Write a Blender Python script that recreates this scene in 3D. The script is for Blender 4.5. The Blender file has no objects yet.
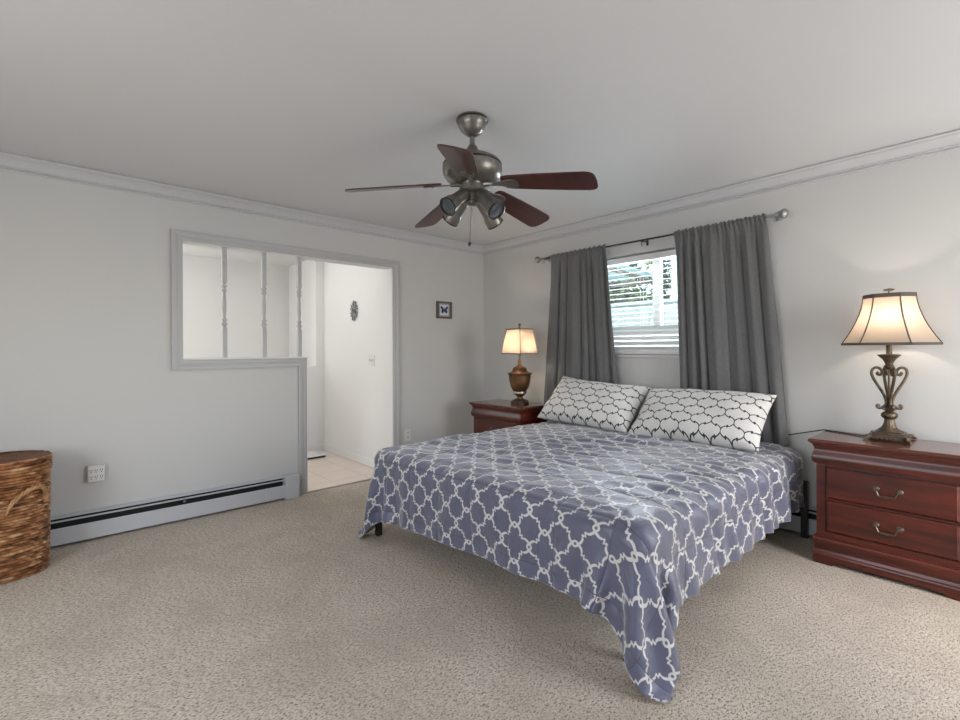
import bpy, bmesh, math, random
import numpy as np
from mathutils import Vector, Matrix

random.seed(7)
rng = np.random.default_rng(7)
SC = bpy.context.scene
COL = SC.collection
PI = math.pi

# ------------------------------------------------------------------ key sizes (metres)
XR = 3.761        # window wall plane
YL = 4.088        # wall with the opening
CH = 2.44         # ceiling height
XB = -1.6         # wall behind, left of the camera
YF = -1.5         # wall behind, right of the camera
HX = 2.53         # right side of the hall
HY = 5.68         # half wall at the end of the hall
HF = 6.85         # far wall beyond the half wall

# ------------------------------------------------------------------ camera
FPX, YAW, ROLL, Y0, CAMH = 475.3, 0.73576, -0.0044, 349.63, 1.2421
cam_d = bpy.data.cameras.new('camera')
cam = bpy.data.objects.new('camera', cam_d)
COL.objects.link(cam)
cam_d.sensor_fit = 'HORIZONTAL'
cam_d.sensor_width = 36.0
cam_d.lens = 36.0 * FPX / 960.0
cam_d.shift_y = -(360.0 - Y0) / 960.0
cam_d.clip_start = 0.02
_c, _s = math.cos(YAW), math.sin(YAW)
_right, _fwd, _up = Vector((_c, -_s, 0)), Vector((_s, _c, 0)), Vector((0, 0, 1))
_r2 = _right * math.cos(ROLL) + _up * math.sin(ROLL)
_u2 = -_right * math.sin(ROLL) + _up * math.cos(ROLL)
_m = Matrix((_r2, _u2, -_fwd)).transposed().to_4x4()
_m.translation = (0, 0, CAMH)
cam.matrix_world = _m
SC.camera = cam

# ------------------------------------------------------------------ view, world, lights
SC.view_settings.view_transform = 'Standard'
SC.view_settings.look = 'None'
SC.view_settings.gamma = 1.0
SC.view_settings.use_curve_mapping = False
SC.view_settings.exposure = 0.0

W = bpy.data.worlds.new('sky_world')
SC.world = W
W.use_nodes = True
wn = W.node_tree.nodes
wl = W.node_tree.links
bg = wn['Background']
sky = wn.new('ShaderNodeTexSky')
sky.sky_type = 'NISHITA'
sky.sun_disc = False
sky.sun_elevation = math.radians(48)
sky.sun_rotation = math.radians(200)
sky.air_density = 1.0
sky.dust_density = 2.0
wl.new(sky.outputs[0], bg.inputs['Color'])
bg.inputs['Strength'].default_value = 0.46


def light(name, kind, loc, energy, color=(1, 1, 1), size=None, size_y=None, rot=None, radius=None):
    d = bpy.data.lights.new(name, kind)
    d.energy = energy
    d.color = color
    if kind == 'AREA':
        d.shape = 'RECTANGLE'
        d.size = size
        d.size_y = size_y or size
    if radius is not None and kind != 'AREA':
        if kind == 'SUN':
            d.angle = radius
        else:
            d.shadow_soft_size = radius
    o = bpy.data.objects.new(name, d)
    o.location = loc
    if rot:
        o.rotation_euler = rot
    COL.objects.link(o)
    return o


# sun over the garden (comes from behind the house)
light('sun', 'SUN', (-4, -3, 9), 4.0, (1.0, 0.96, 0.9), radius=0.02,
      rot=(math.radians(38), 0, math.radians(-62)))
# added fill light in two made-up openings behind the camera
light('fill_front_opening', 'AREA', (2.7, YF - 0.02, 1.15), 46, (1.0, 0.99, 0.985), 1.3, 1.9,
      rot=(math.radians(90), 0, 0))
light('fill_back_opening', 'AREA', (XB - 0.02, 1.2, 1.35), 34, (1.0, 0.99, 0.985), 2.1, 1.25,
      rot=(math.radians(90), 0, math.radians(-90)))
# daylight through the window behind the bed
light('daylight_bed_window', 'AREA', (XR + 0.5, 2.0, 1.95), 165, (0.86, 0.93, 1.0), 1.5, 1.0,
      rot=(math.radians(72), 0, math.radians(90)))
# unseen fill lights added for the hall and the room past its half wall
light('hall_fill_panel', 'AREA', (1.0, 4.95, CH - 0.02), 11, (1.0, 0.99, 0.975), 2.6, 1.2)
light('hall_fill_point', 'POINT', (0.2, 4.9, 2.0), 13, (1.0, 0.99, 0.975), radius=0.2)
light('far_fill_point', 'POINT', (-0.1, 6.25, 1.5), 24, (1.0, 0.99, 0.975), radius=0.2)


# ------------------------------------------------------------------ materials
def new_mat(name):
    m = bpy.data.materials.new(name)
    m.use_nodes = True
    nt = m.node_tree
    return m, nt, nt.nodes, nt.links, nt.nodes['Principled BSDF']


def texco(nd, ln, kind='Object', scale=(1, 1, 1), rot=(0, 0, 0)):
    tc = nd.new('ShaderNodeTexCoord')
    mp = nd.new('ShaderNodeMapping')
    mp.inputs['Scale'].default_value = scale
    mp.inputs['Rotation'].default_value = rot
    ln.new(tc.outputs[kind], mp.inputs['Vector'])
    return mp.outputs['Vector']


def noise(nd, ln, vec, scale, detail=3, rough=0.5, dist=0.0):
    n = nd.new('ShaderNodeTexNoise')
    n.inputs['Scale'].default_value = scale
    n.inputs['Detail'].default_value = detail
    n.inputs['Roughness'].default_value = rough
    n.inputs['Distortion'].default_value = dist
    ln.new(vec, n.inputs['Vector'])
    return n.outputs['Fac']


def ramp(nd, ln, fac, stops):
    r = nd.new('ShaderNodeValToRGB')
    el = r.color_ramp.elements
    while len(el) < len(stops):
        el.new(0.5)
    for e, (p, c) in zip(el, stops):
        e.position = p
        e.color = (c[0], c[1], c[2], 1)
    ln.new(fac, r.inputs['Fac'])
    return r.outputs['Color']


def bump(nd, ln, h, strength, dist, bsdf, normal=None):
    b = nd.new('ShaderNodeBump')
    b.inputs['Strength'].default_value = strength
    b.inputs['Distance'].default_value = dist
    ln.new(h, b.inputs['Height'])
    if normal is not None:
        ln.new(normal, b.inputs['Normal'])
    ln.new(b.outputs['Normal'], bsdf.inputs['Normal'])
    return b.outputs['Normal']


def math_n(nd, ln, op, a, b=None, clamp=False):
    n = nd.new('ShaderNodeMath')
    n.operation = op
    n.use_clamp = clamp
    for i, v in enumerate((a, b)):
        if v is None:
            continue
        if isinstance(v, (int, float)):
            n.inputs[i].default_value = v
        else:
            ln.new(v, n.inputs[i])
    return n.outputs[0]


def mix_col(nd, ln, fac, a, b):
    n = nd.new('ShaderNodeMix')
    n.data_type = 'RGBA'
    for sock, v in ((n.inputs[0], fac), (n.inputs[6], a), (n.inputs[7], b)):
        if isinstance(v, (int, float)):
            sock.default_value = v
        elif isinstance(v, tuple):
            sock.default_value = (v[0], v[1], v[2], 1)
        else:
            ln.new(v, sock)
    return n.outputs[2]


def simple(name, col, rough=0.5, metal=0.0, var=0.0, vscale=8, bmp=0.0, bscale=60, spec=None, coat=0.0):
    m, nt, nd, ln, b = new_mat(name)
    b.inputs['Roughness'].default_value = rough
    b.inputs['Metallic'].default_value = metal
    if spec is not None:
        b.inputs['Specular IOR Level'].default_value = spec
    if coat:
        b.inputs['Coat Weight'].default_value = coat
        b.inputs['Coat Roughness'].default_value = 0.12
    v = texco(nd, ln)
    if var > 0:
        f = noise(nd, ln, v, vscale, 4)
        lo = tuple(c * (1 - var) for c in col)
        hi = tuple(min(1, c * (1 + var)) for c in col)
        ln.new(ramp(nd, ln, f, [(0.3, lo), (0.7, hi)]), b.inputs['Base Color'])
    else:
        b.inputs['Base Color'].default_value = (*col, 1)
    if bmp > 0:
        bump(nd, ln, noise(nd, ln, v, bscale, 4), bmp, 0.01, b)
    return m


def wood(name, dark, light_, rough=0.28, axis=1, scale=9, coat=0.25):
    m, nt, nd, ln, b = new_mat(name)
    sc = [scale, scale, scale]
    sc[axis] = scale * 0.09
    v = texco(nd, ln, 'Object', tuple(sc))
    f = noise(nd, ln, v, 2.2, 6, 0.62, 0.6)
    f2 = noise(nd, ln, texco(nd, ln, 'Object', (2, 2, 2)), 1.6, 3)
    mid = tuple((a + c) / 2 for a, c in zip(dark, light_))
    c1 = ramp(nd, ln, f, [(0.3, dark), (0.5, mid), (0.72, light_)])
    c2 = mix_col(nd, ln, math_n(nd, ln, 'MULTIPLY', f2, 0.45), c1, tuple(c * 0.6 for c in dark))
    ln.new(c2, b.inputs['Base Color'])
    b.inputs['Roughness'].default_value = rough
    b.inputs['Coat Weight'].default_value = coat
    b.inputs['Coat Roughness'].default_value = 0.15
    bump(nd, ln, f, 0.08, 0.002, b)
    return m


M = {}


def paint(name, col, bs=0.12, scale=90):
    m, nt, nd, ln, b = new_mat(name)
    b.inputs['Base Color'].default_value = (*col, 1)
    b.inputs['Roughness'].default_value = 0.75
    v = texco(nd, ln)
    f = noise(nd, ln, v, scale, 3, 0.6)
    g = noise(nd, ln, v, scale * 0.35, 2)
    bump(nd, ln, math_n(nd, ln, 'ADD', f, g), bs, 0.004, b)
    return m


M['wall'] = paint('wall_paint', (0.60, 0.600, 0.592))
M['ceiling'] = paint('ceiling_paint', (0.695, 0.70, 0.71), 0.16, 70)
M['trim'] = simple('trim_paint', (0.60, 0.605, 0.62), 0.45)
M['casing'] = simple('casing_paint', (0.47, 0.47, 0.475), 0.45)
M['hall'] = paint('hall_paint', (0.78, 0.775, 0.765), 0.06)
M['heater'] = simple('heater_enamel', (0.55, 0.57, 0.60), 0.4)
M['heater_dark'] = simple('heater_inside', (0.012, 0.012, 0.013), 0.7)
M['fin'] = simple('fin_aluminium', (0.25, 0.25, 0.26), 0.45, 0.8)
M['white_plastic'] = simple('white_plastic', (0.72, 0.72, 0.71), 0.35)
M['dark_slot'] = simple('dark_slot', (0.02, 0.02, 0.02), 0.6)
M['black_metal'] = simple('black_metal', (0.012, 0.012, 0.013), 0.4)
M['rod_dark'] = simple('rod_dark_metal', (0.08, 0.08, 0.085), 0.35, 0.9)
M['silver'] = simple('brushed_silver', (0.36, 0.36, 0.36), 0.42, 0.9)
M['blind'] = simple('blind_white', (0.80, 0.80, 0.79), 0.45)
M['vinyl'] = simple('window_vinyl', (0.82, 0.82, 0.82), 0.4)
M['pewter'] = simple('fan_pewter', (0.23, 0.215, 0.195), 0.34, 0.75, 0.12, 6)
M['pewter_dark'] = simple('fan_dark_ring', (0.03, 0.028, 0.026), 0.4, 0.6)
M['lens'] = simple('spot_lens', (0.10, 0.12, 0.14), 0.15, 0.2)
M['blade'] = wood('blade_mahogany', (0.035, 0.009, 0.007), (0.115, 0.028, 0.019), 0.33, 0, 10, 0.3)
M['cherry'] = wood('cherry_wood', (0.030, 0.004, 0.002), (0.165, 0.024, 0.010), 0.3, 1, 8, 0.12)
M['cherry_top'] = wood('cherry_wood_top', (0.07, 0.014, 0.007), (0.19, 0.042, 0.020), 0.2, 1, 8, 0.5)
M['antique'] = simple('antique_brass', (0.14, 0.12, 0.095), 0.35, 0.85, 0.2, 30)
M['bronze'] = simple('aged_bronze', (0.13, 0.098, 0.068), 0.38, 0.7, 0.45, 22, 0.25, 120)
M['urn'] = simple('urn_bronze', (0.19, 0.10, 0.045), 0.3, 0.65, 0.5, 9)
M['urn_ring'] = simple('urn_pewter_ring', (0.45, 0.43, 0.40), 0.3, 0.9)
M['trimband'] = simple('shade_trim', (0.10, 0.085, 0.07), 0.8)
M['curtain'] = None
M['cord'] = simple('black_cord', (0.01, 0.01, 0.01), 0.5)
M['tan'] = simple('comforter_lining', (0.30, 0.23, 0.16), 0.85)
M['mattress'] = simple('mattress_ticking', (0.55, 0.53, 0.5), 0.9)
M['threshold'] = simple('threshold_metal', (0.36, 0.31, 0.25), 0.5, 0.2)


def make_carpet():
    m, nt, nd, ln, b = new_mat('carpet_pile')
    v = texco(nd, ln)
    # the pile lies over in one direction, so its tufts read as short dashes
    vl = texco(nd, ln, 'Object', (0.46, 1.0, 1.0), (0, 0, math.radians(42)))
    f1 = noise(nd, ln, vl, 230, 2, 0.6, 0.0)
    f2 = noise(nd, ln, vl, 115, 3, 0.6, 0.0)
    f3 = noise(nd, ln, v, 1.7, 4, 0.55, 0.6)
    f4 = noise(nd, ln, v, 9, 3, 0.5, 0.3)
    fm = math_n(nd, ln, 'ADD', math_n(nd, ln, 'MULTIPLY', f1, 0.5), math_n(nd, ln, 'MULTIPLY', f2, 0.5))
    col = ramp(nd, ln, fm, [(0.38, (0.17, 0.135, 0.10)), (0.465, (0.62, 0.545, 0.455)), (0.62, (0.80, 0.72, 0.62))])  # dark stop paints the shadow edges of the tufts into the colour
    # brushed patches of pile
    k = math_n(nd, ln, 'MULTIPLY', ramp(nd, ln, math_n(nd, ln, 'ADD', math_n(nd, ln, 'MULTIPLY', f3, 0.7), math_n(nd, ln, 'MULTIPLY', f4, 0.3)),
                                        [(0.44, (0, 0, 0)), (0.64, (1, 1, 1))]), 0.42)
    col2 = mix_col(nd, ln, k, col, (0.40, 0.34, 0.275))
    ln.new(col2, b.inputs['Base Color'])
    b.inputs['Roughness'].default_value = 0.95
    b.inputs['Specular IOR Level'].default_value = 0.1
    bump(nd, ln, fm, 0.6, 0.014, b)
    return m


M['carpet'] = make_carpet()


def make_tile():
    m, nt, nd, ln, b = new_mat('hall_tile')
    v = texco(nd, ln)
    br = nd.new('ShaderNodeTexBrick')
    br.offset = 0.0
    br.inputs['Scale'].default_value = 1.0
    br.inputs['Brick Width'].default_value = 0.33
    br.inputs['Row Height'].default_value = 0.33
    br.inputs['Mortar Size'].default_value = 0.006
    br.inputs['Color1'].default_value = (0.74, 0.62, 0.53, 1)
    br.inputs['Color2'].default_value = (0.78, 0.66, 0.58, 1)
    br.inputs['Mortar'].default_value = (0.56, 0.48, 0.42, 1)
    ln.new(v, br.inputs['Vector'])
    n = noise(nd, ln, v, 5, 4)
    ln.new(mix_col(nd, ln, math_n(nd, ln, 'MULTIPLY', n, 0.5), br.outputs['Color'], (0.80, 0.72, 0.66)),
           b.inputs['Base Color'])
    b.inputs['Roughness'].default_value = 0.4
    return m


M['tile'] = make_tile()


def trellis(name, cell, base, line, r, c, hole, line_first, sheen=0.2, quilt=False, uvname='cloth', rough=0.7):
    """quatrefoil trellis on a square lattice turned by 45 degrees, in metres of cloth"""
    m, nt, nd, ln, b = new_mat(name)
    uv = nd.new('ShaderNodeUVMap')
    uv.uv_map = uvname
    mp = nd.new('ShaderNodeMapping')
    mp.inputs['Rotation'].default_value = (0, 0, PI / 4)
    mp.inputs['Scale'].default_value = (1 / cell, 1 / cell, 1)
    # mapping scales before rotating, both axes alike
    ln.new(uv.outputs['UV'], mp.inputs['Vector'])
    sx = nd.new('ShaderNodeSeparateXYZ')
    ln.new(mp.outputs['Vector'], sx.inputs[0])

    def fold(o):
        f = math_n(nd, ln, 'FRACT', o)
        return math_n(nd, ln, 'ABSOLUTE', math_n(nd, ln, 'SUBTRACT', f, 0.5))
    ax, ay = fold(sx.outputs['X']), fold(sx.outputs['Y'])
    if hole > 0:
        # one line per cell edge with a zigzag barb in its middle; cells alternate A, B, A, B
        fl = math_n(nd, ln, 'ADD', math_n(nd, ln, 'FLOOR', sx.outputs['X']), math_n(nd, ln, 'FLOOR', sx.outputs['Y']))
        par = math_n(nd, ln, 'SUBTRACT', 1.0, math_n(nd, ln, 'MULTIPLY', math_n(nd, ln, 'FLOORED_MODULO', fl, 2.0), 2.0))

        def edge(t):
            pts = [(0.0, 0.035), (0.10, -0.050), (0.20, -0.050), (0.23, 0.010), (0.42, 0.072), (0.68, 0.092), (0.90, 0.040), (1.0, 0.0)]
            r_ = nd.new('ShaderNodeFloatCurve')
            cv = r_.mapping.curves[0]
            cv.points[0].location = (0.0, pts[0][1] + 0.5)
            cv.points[1].location = (1.0, pts[-1][1] + 0.5)
            for x_, y_ in pts[1:-1]:
                cv.points.new(x_, y_ + 0.5)
            for p_ in cv.points:
                p_.handle_type = 'VECTOR'
            r_.mapping.update()
            ln.new(math_n(nd, ln, 'MULTIPLY', t, 2.0), r_.inputs['Value'])
            return math_n(nd, ln, 'MULTIPLY', math_n(nd, ln, 'SUBTRACT', r_.outputs[0], 0.5), par)
        is_line = None
        for p, q in ((ax, ay), (ay, ax)):
            e = math_n(nd, ln, 'ABSOLUTE', math_n(nd, ln, 'SUBTRACT', math_n(nd, ln, 'SUBTRACT', 0.5, p), math_n(nd, ln, 'MULTIPLY', edge(q), -1.0)))
            l_ = math_n(nd, ln, 'LESS_THAN', e, r)
            is_line = l_ if is_line is None else math_n(nd, ln, 'MAXIMUM', is_line, l_)
        hx, hy = math_n(nd, ln, 'SUBTRACT', ax, 0.5), math_n(nd, ln, 'SUBTRACT', ay, 0.5)
        hd = math_n(nd, ln, 'SQRT', math_n(nd, ln, 'ADD', math_n(nd, ln, 'MULTIPLY', hx, hx), math_n(nd, ln, 'MULTIPLY', hy, hy)))
        is_line = math_n(nd, ln, 'MAXIMUM', is_line, math_n(nd, ln, 'LESS_THAN', hd, 0.135))
        is_line = math_n(nd, ln, 'MULTIPLY', is_line, math_n(nd, ln, 'GREATER_THAN', hd, hole))
    else:
        # ogee quatrefoils: every edge is an S with a dark knot in its middle
        lx = math_n(nd, ln, 'SUBTRACT', math_n(nd, ln, 'FRACT', sx.outputs['X']), 0.5)
        ly = math_n(nd, ln, 'SUBTRACT', math_n(nd, ln, 'FRACT', sx.outputs['Y']), 0.5)
        sg = math_n(nd, ln, 'SIGN', math_n(nd, ln, 'MULTIPLY', lx, ly))
        is_line = None
        for p, q in ((ax, ay), (ay, ax)):
            r_ = nd.new('ShaderNodeFloatCurve')
            cv = r_.mapping.curves[0]
            pts = [(0.0, 0.0), (0.10, 0.055), (0.35, 0.098), (0.65, 0.105), (0.88, 0.065), (1.0, 0.0)]
            cv.points[0].location = (0.0, 0.5)
            cv.points[1].location = (1.0, 0.5)
            for x_, y_ in pts[1:-1]:
                cv.points.new(x_, y_ + 0.5)
            r_.mapping.update()
            ln.new(math_n(nd, ln, 'MULTIPLY', q, 2.0), r_.inputs['Value'])
            g = math_n(nd, ln, 'MULTIPLY', math_n(nd, ln, 'SUBTRACT', r_.outputs[0], 0.5), sg)
            e = math_n(nd, ln, 'ABSOLUTE', math_n(nd, ln, 'SUBTRACT', p, math_n(nd, ln, 'ADD', g, 0.5)))
            l_ = math_n(nd, ln, 'LESS_THAN', e, r)
            kn = math_n(nd, ln, 'LESS_THAN', math_n(nd, ln, 'MAXIMUM', math_n(nd, ln, 'SUBTRACT', 0.5, p), q), c)
            l_ = math_n(nd, ln, 'MAXIMUM', l_, kn)
            is_line = l_ if is_line is None else math_n(nd, ln, 'MAXIMUM', is_line, l_)
    tcv = texco(nd, ln)
    weave = noise(nd, ln, tcv, 6, 3)
    bcol = ramp(nd, ln, weave, [(0.3, tuple(x * 0.92 for x in base)), (0.7, tuple(min(1, x * 1.06) for x in base))])
    col = mix_col(nd, ln, is_line, bcol, line)
    b.inputs['Roughness'].default_value = rough
    b.inputs['Sheen Weight'].default_value = sheen
    b.inputs['Specular IOR Level'].default_value = 0.6 if quilt else 0.3
    wr = noise(nd, ln, texco(nd, ln, 'Object', (1, 1, 1)), 16, 4, 0.55, 0.8)
    if quilt:
        s2 = nd.new('ShaderNodeSeparateXYZ')
        ln.new(uv.outputs['UV'], s2.inputs[0])

        def stitch(o, per, off):
            f = math_n(nd, ln, 'FRACT', math_n(nd, ln, 'ADD', math_n(nd, ln, 'MULTIPLY', o, 1 / per), off))
            return math_n(nd, ln, 'ABSOLUTE', math_n(nd, ln, 'SUBTRACT', f, 0.5))
        qa = stitch(s2.outputs['X'], 0.30, QOX)
        qb = stitch(s2.outputs['Y'], 0.27, 0.667)
        qm = math_n(nd, ln, 'MINIMUM', qa, qb)
        stitch_crease = math_n(nd, ln, 'LESS_THAN', qm, 0.007)  # stitch line, with the shade of its crease painted into the colour
        col = mix_col(nd, ln, stitch_crease, col, (0.06, 0.065, 0.11))
        pil = math_n(nd, ln, 'POWER', math_n(nd, ln, 'MULTIPLY', qm, 2.0), 0.4)
        h = math_n(nd, ln, 'ADD', math_n(nd, ln, 'MULTIPLY', pil, 0.6), math_n(nd, ln, 'MULTIPLY', wr, 0.55))
        bump(nd, ln, h, 0.6, 0.02, b)
    else:
        bump(nd, ln, wr, 0.35, 0.015, b)
    ln.new(col, b.inputs['Base Color'])
    return m


QOX = 0.5
M['comforter'] = trellis('comforter_trellis', 0.120, (0.112, 0.120, 0.190), (0.66, 0.65, 0.64),
                         0.049, 0.0, 0.055, False, 0.5, True, rough=0.42)
M['pillow'] = trellis('pillow_trellis', 0.098, (0.74, 0.73, 0.71), (0.035, 0.038, 0.045),
                      0.036, 0.082, 0.0, False, 0.2, False)


def make_curtain():
    m, nt, nd, ln, b = new_mat('curtain_linen')
    v = texco(nd, ln, 'Object', (1, 1, 1))
    a = noise(nd, ln, texco(nd, ln, 'Object', (60, 60, 600)), 1.0, 3)
    c = noise(nd, ln, texco(nd, ln, 'Object', (400, 400, 40)), 1.0, 3)
    f = math_n(nd, ln, 'MULTIPLY', math_n(nd, ln, 'ADD', a, c), 0.5)
    ln.new(ramp(nd, ln, f, [(0.3, (0.095, 0.097, 0.100)), (0.7, (0.165, 0.168, 0.172))]), b.inputs['Base Color'])
    b.inputs['Roughness'].default_value = 0.85
    b.inputs['Sheen Weight'].default_value = 0.25
    bump(nd, ln, f, 0.3, 0.002, b)
    return m


M['curtain'] = make_curtain()


def make_shade(name, col, tint):
    m, nt, nd, ln, b = new_mat(name)
    out = nd['Material Output']
    v = texco(nd, ln)
    f = noise(nd, ln, v, 90, 3)
    c = ramp(nd, ln, f, [(0.2, tuple(x * 0.9 for x in col)), (0.8, col)])
    ln.new(c, b.inputs['Base Color'])
    b.inputs['Roughness'].default_value = 0.9
    tr = nd.new('ShaderNodeBsdfTranslucent')
    tr.inputs['Color'].default_value = (*tint, 1)
    mx = nd.new('ShaderNodeMixShader')
    mx.inputs[0].default_value = 0.5
    ln.new(b.outputs[0], mx.inputs[1])
    ln.new(tr.outputs[0], mx.inputs[2])
    ln.new(mx.outputs[0], out.inputs['Surface'])
    return m


M['shade'] = make_shade('lamp_shade_fabric', (0.56, 0.48, 0.40), (0.50, 0.405, 0.32))


def make_emit(name, col, s):
    m, nt, nd, ln, b = new_mat(name)
    b.inputs['Base Color'].default_value = (*col, 1)
    b.inputs['Emission Color'].default_value = (*col, 1)
    b.inputs['Emission Strength'].default_value = s
    return m


M['bulb'] = make_emit('lit_bulb', (1.0, 0.82, 0.6), 6.0)


def make_glass():
    m, nt, nd, ln, b = new_mat('window_glass')
    out = nd['Material Output']
    t = nd.new('ShaderNodeBsdfTransparent')
    t.inputs['Color'].default_value = (0.94, 0.97, 0.97, 1)
    g = nd.new('ShaderNodeBsdfGlossy')
    g.inputs['Roughness'].default_value = 0.02
    fr = nd.new('ShaderNodeFresnel')
    fr.inputs['IOR'].default_value = 1.45
    mx = nd.new('ShaderNodeMixShader')
    ln.new(fr.outputs[0], mx.inputs[0])
    ln.new(t.outputs[0], mx.inputs[1])
    ln.new(g.outputs[0], mx.inputs[2])
    ln.new(mx.outputs[0], out.inputs['Surface'])
    return m


M['glass'] = make_glass()


def make_translucent(name, col, tint, k):
    m, nt, nd, ln, b = new_mat(name)
    out = nd['Material Output']
    b.inputs['Base Color'].default_value = (*col, 1)
    b.inputs['Roughness'].default_value = 0.4
    tr = nd.new('ShaderNodeBsdfTranslucent')
    tr.inputs['Color'].default_value = (*tint, 1)
    mx = nd.new('ShaderNodeMixShader')
    mx.inputs[0].default_value = k
    ln.new(b.outputs[0], mx.inputs[1])
    ln.new(tr.outputs[0], mx.inputs[2])
    ln.new(mx.outputs[0], out.inputs['Surface'])
    return m


M['frosted'] = make_translucent('frosted_glass', (0.8, 0.8, 0.8), (0.85, 0.87, 0.87), 0.4)
M['patio'] = make_translucent('patio_panel', (0.62, 0.74, 0.72), (0.68, 0.84, 0.81), 0.6)


def make_wicker(name):
    m, nt, nd, ln, b = new_mat(name)
    uv = nd.new('ShaderNodeUVMap')
    uv.uv_map = 'weave'
    mp = nd.new('ShaderNodeMapping')
    mp.inputs['Scale'].default_value = (0.55, 7.31, 1)
    sx_ = nd.new('ShaderNodeSeparateXYZ')
    ln.new(uv.outputs['UV'], sx_.inputs[0])
    cb_ = nd.new('ShaderNodeCombineXYZ')
    ln.new(sx_.outputs['X'], cb_.inputs['X'])
    ln.new(math_n(nd, ln, 'FLOOR', sx_.outputs['Y']), cb_.inputs['Y'])
    ln.new(cb_.outputs[0], mp.inputs['Vector'])
    mp2 = nd.new('ShaderNodeMapping')
    mp2.inputs['Scale'].default_value = (0.16, 0.09, 1)
    ln.new(uv.outputs['UV'], mp2.inputs['Vector'])
    f = noise(nd, ln, mp.outputs['Vector'], 1.0, 3, 0.6, 0.0)
    f2 = noise(nd, ln, mp2.outputs['Vector'], 1.4, 3)
    c = ramp(nd, ln, f, [(0.32, (0.03, 0.010, 0.004)), (0.45, (0.20, 0.075, 0.024)), (0.55, (0.43, 0.20, 0.080)),
                         (0.70, (0.74, 0.52, 0.32))])
    c = mix_col(nd, ln, math_n(nd, ln, 'MULTIPLY', f2, 0.3), c, (0.23, 0.085, 0.026))
    ln.new(c, b.inputs['Base Color'])
    b.inputs['Roughness'].default_value = 0.45
    return m


M['wicker'] = make_wicker('hamper_wicker')
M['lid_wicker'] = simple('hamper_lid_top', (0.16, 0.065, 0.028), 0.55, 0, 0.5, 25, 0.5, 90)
M['cane'] = simple('cane', (0.42, 0.23, 0.10), 0.5, 0, 0.35, 20)
M['leaf'] = simple('leaf', (0.10, 0.15, 0.05), 0.6, 0, 0.6, 3)
M['leaf2'] = simple('tree_leaf', (0.07, 0.10, 0.06), 0.6, 0, 0.5, 3)
M['bark'] = simple('bark', (0.10, 0.075, 0.055), 0.9, 0, 0.3, 12)
M['grass'] = simple('lawn', (0.12, 0.18, 0.05), 0.9, 0, 0.4, 8)
M['fence'] = simple('fence_paint', (0.50, 0.55, 0.56), 0.6, 0, 0.06, 4)
M['rafter'] = simple('rafter_wood', (0.22, 0.16, 0.12), 0.7, 0, 0.2, 6)
M['pic_frame'] = simple('picture_frame_wood', (0.13, 0.10, 0.09), 0.5, 0, 0.25, 30)
M['pic_mat'] = simple('picture_mat', (0.36, 0.34, 0.31), 0.8)
M['pic_paper'] = simple('picture_paper', (0.66, 0.67, 0.76), 0.8)
M['butterfly'] = simple('butterfly_blue', (0.035, 0.055, 0.13), 0.5, 0, 0.5, 60)
M['iron'] = simple('dark_iron', (0.16, 0.16, 0.165), 0.5, 0.4)
M['scale_top'] = simple('scale_top', (0.80, 0.81, 0.82), 0.2)


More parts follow.
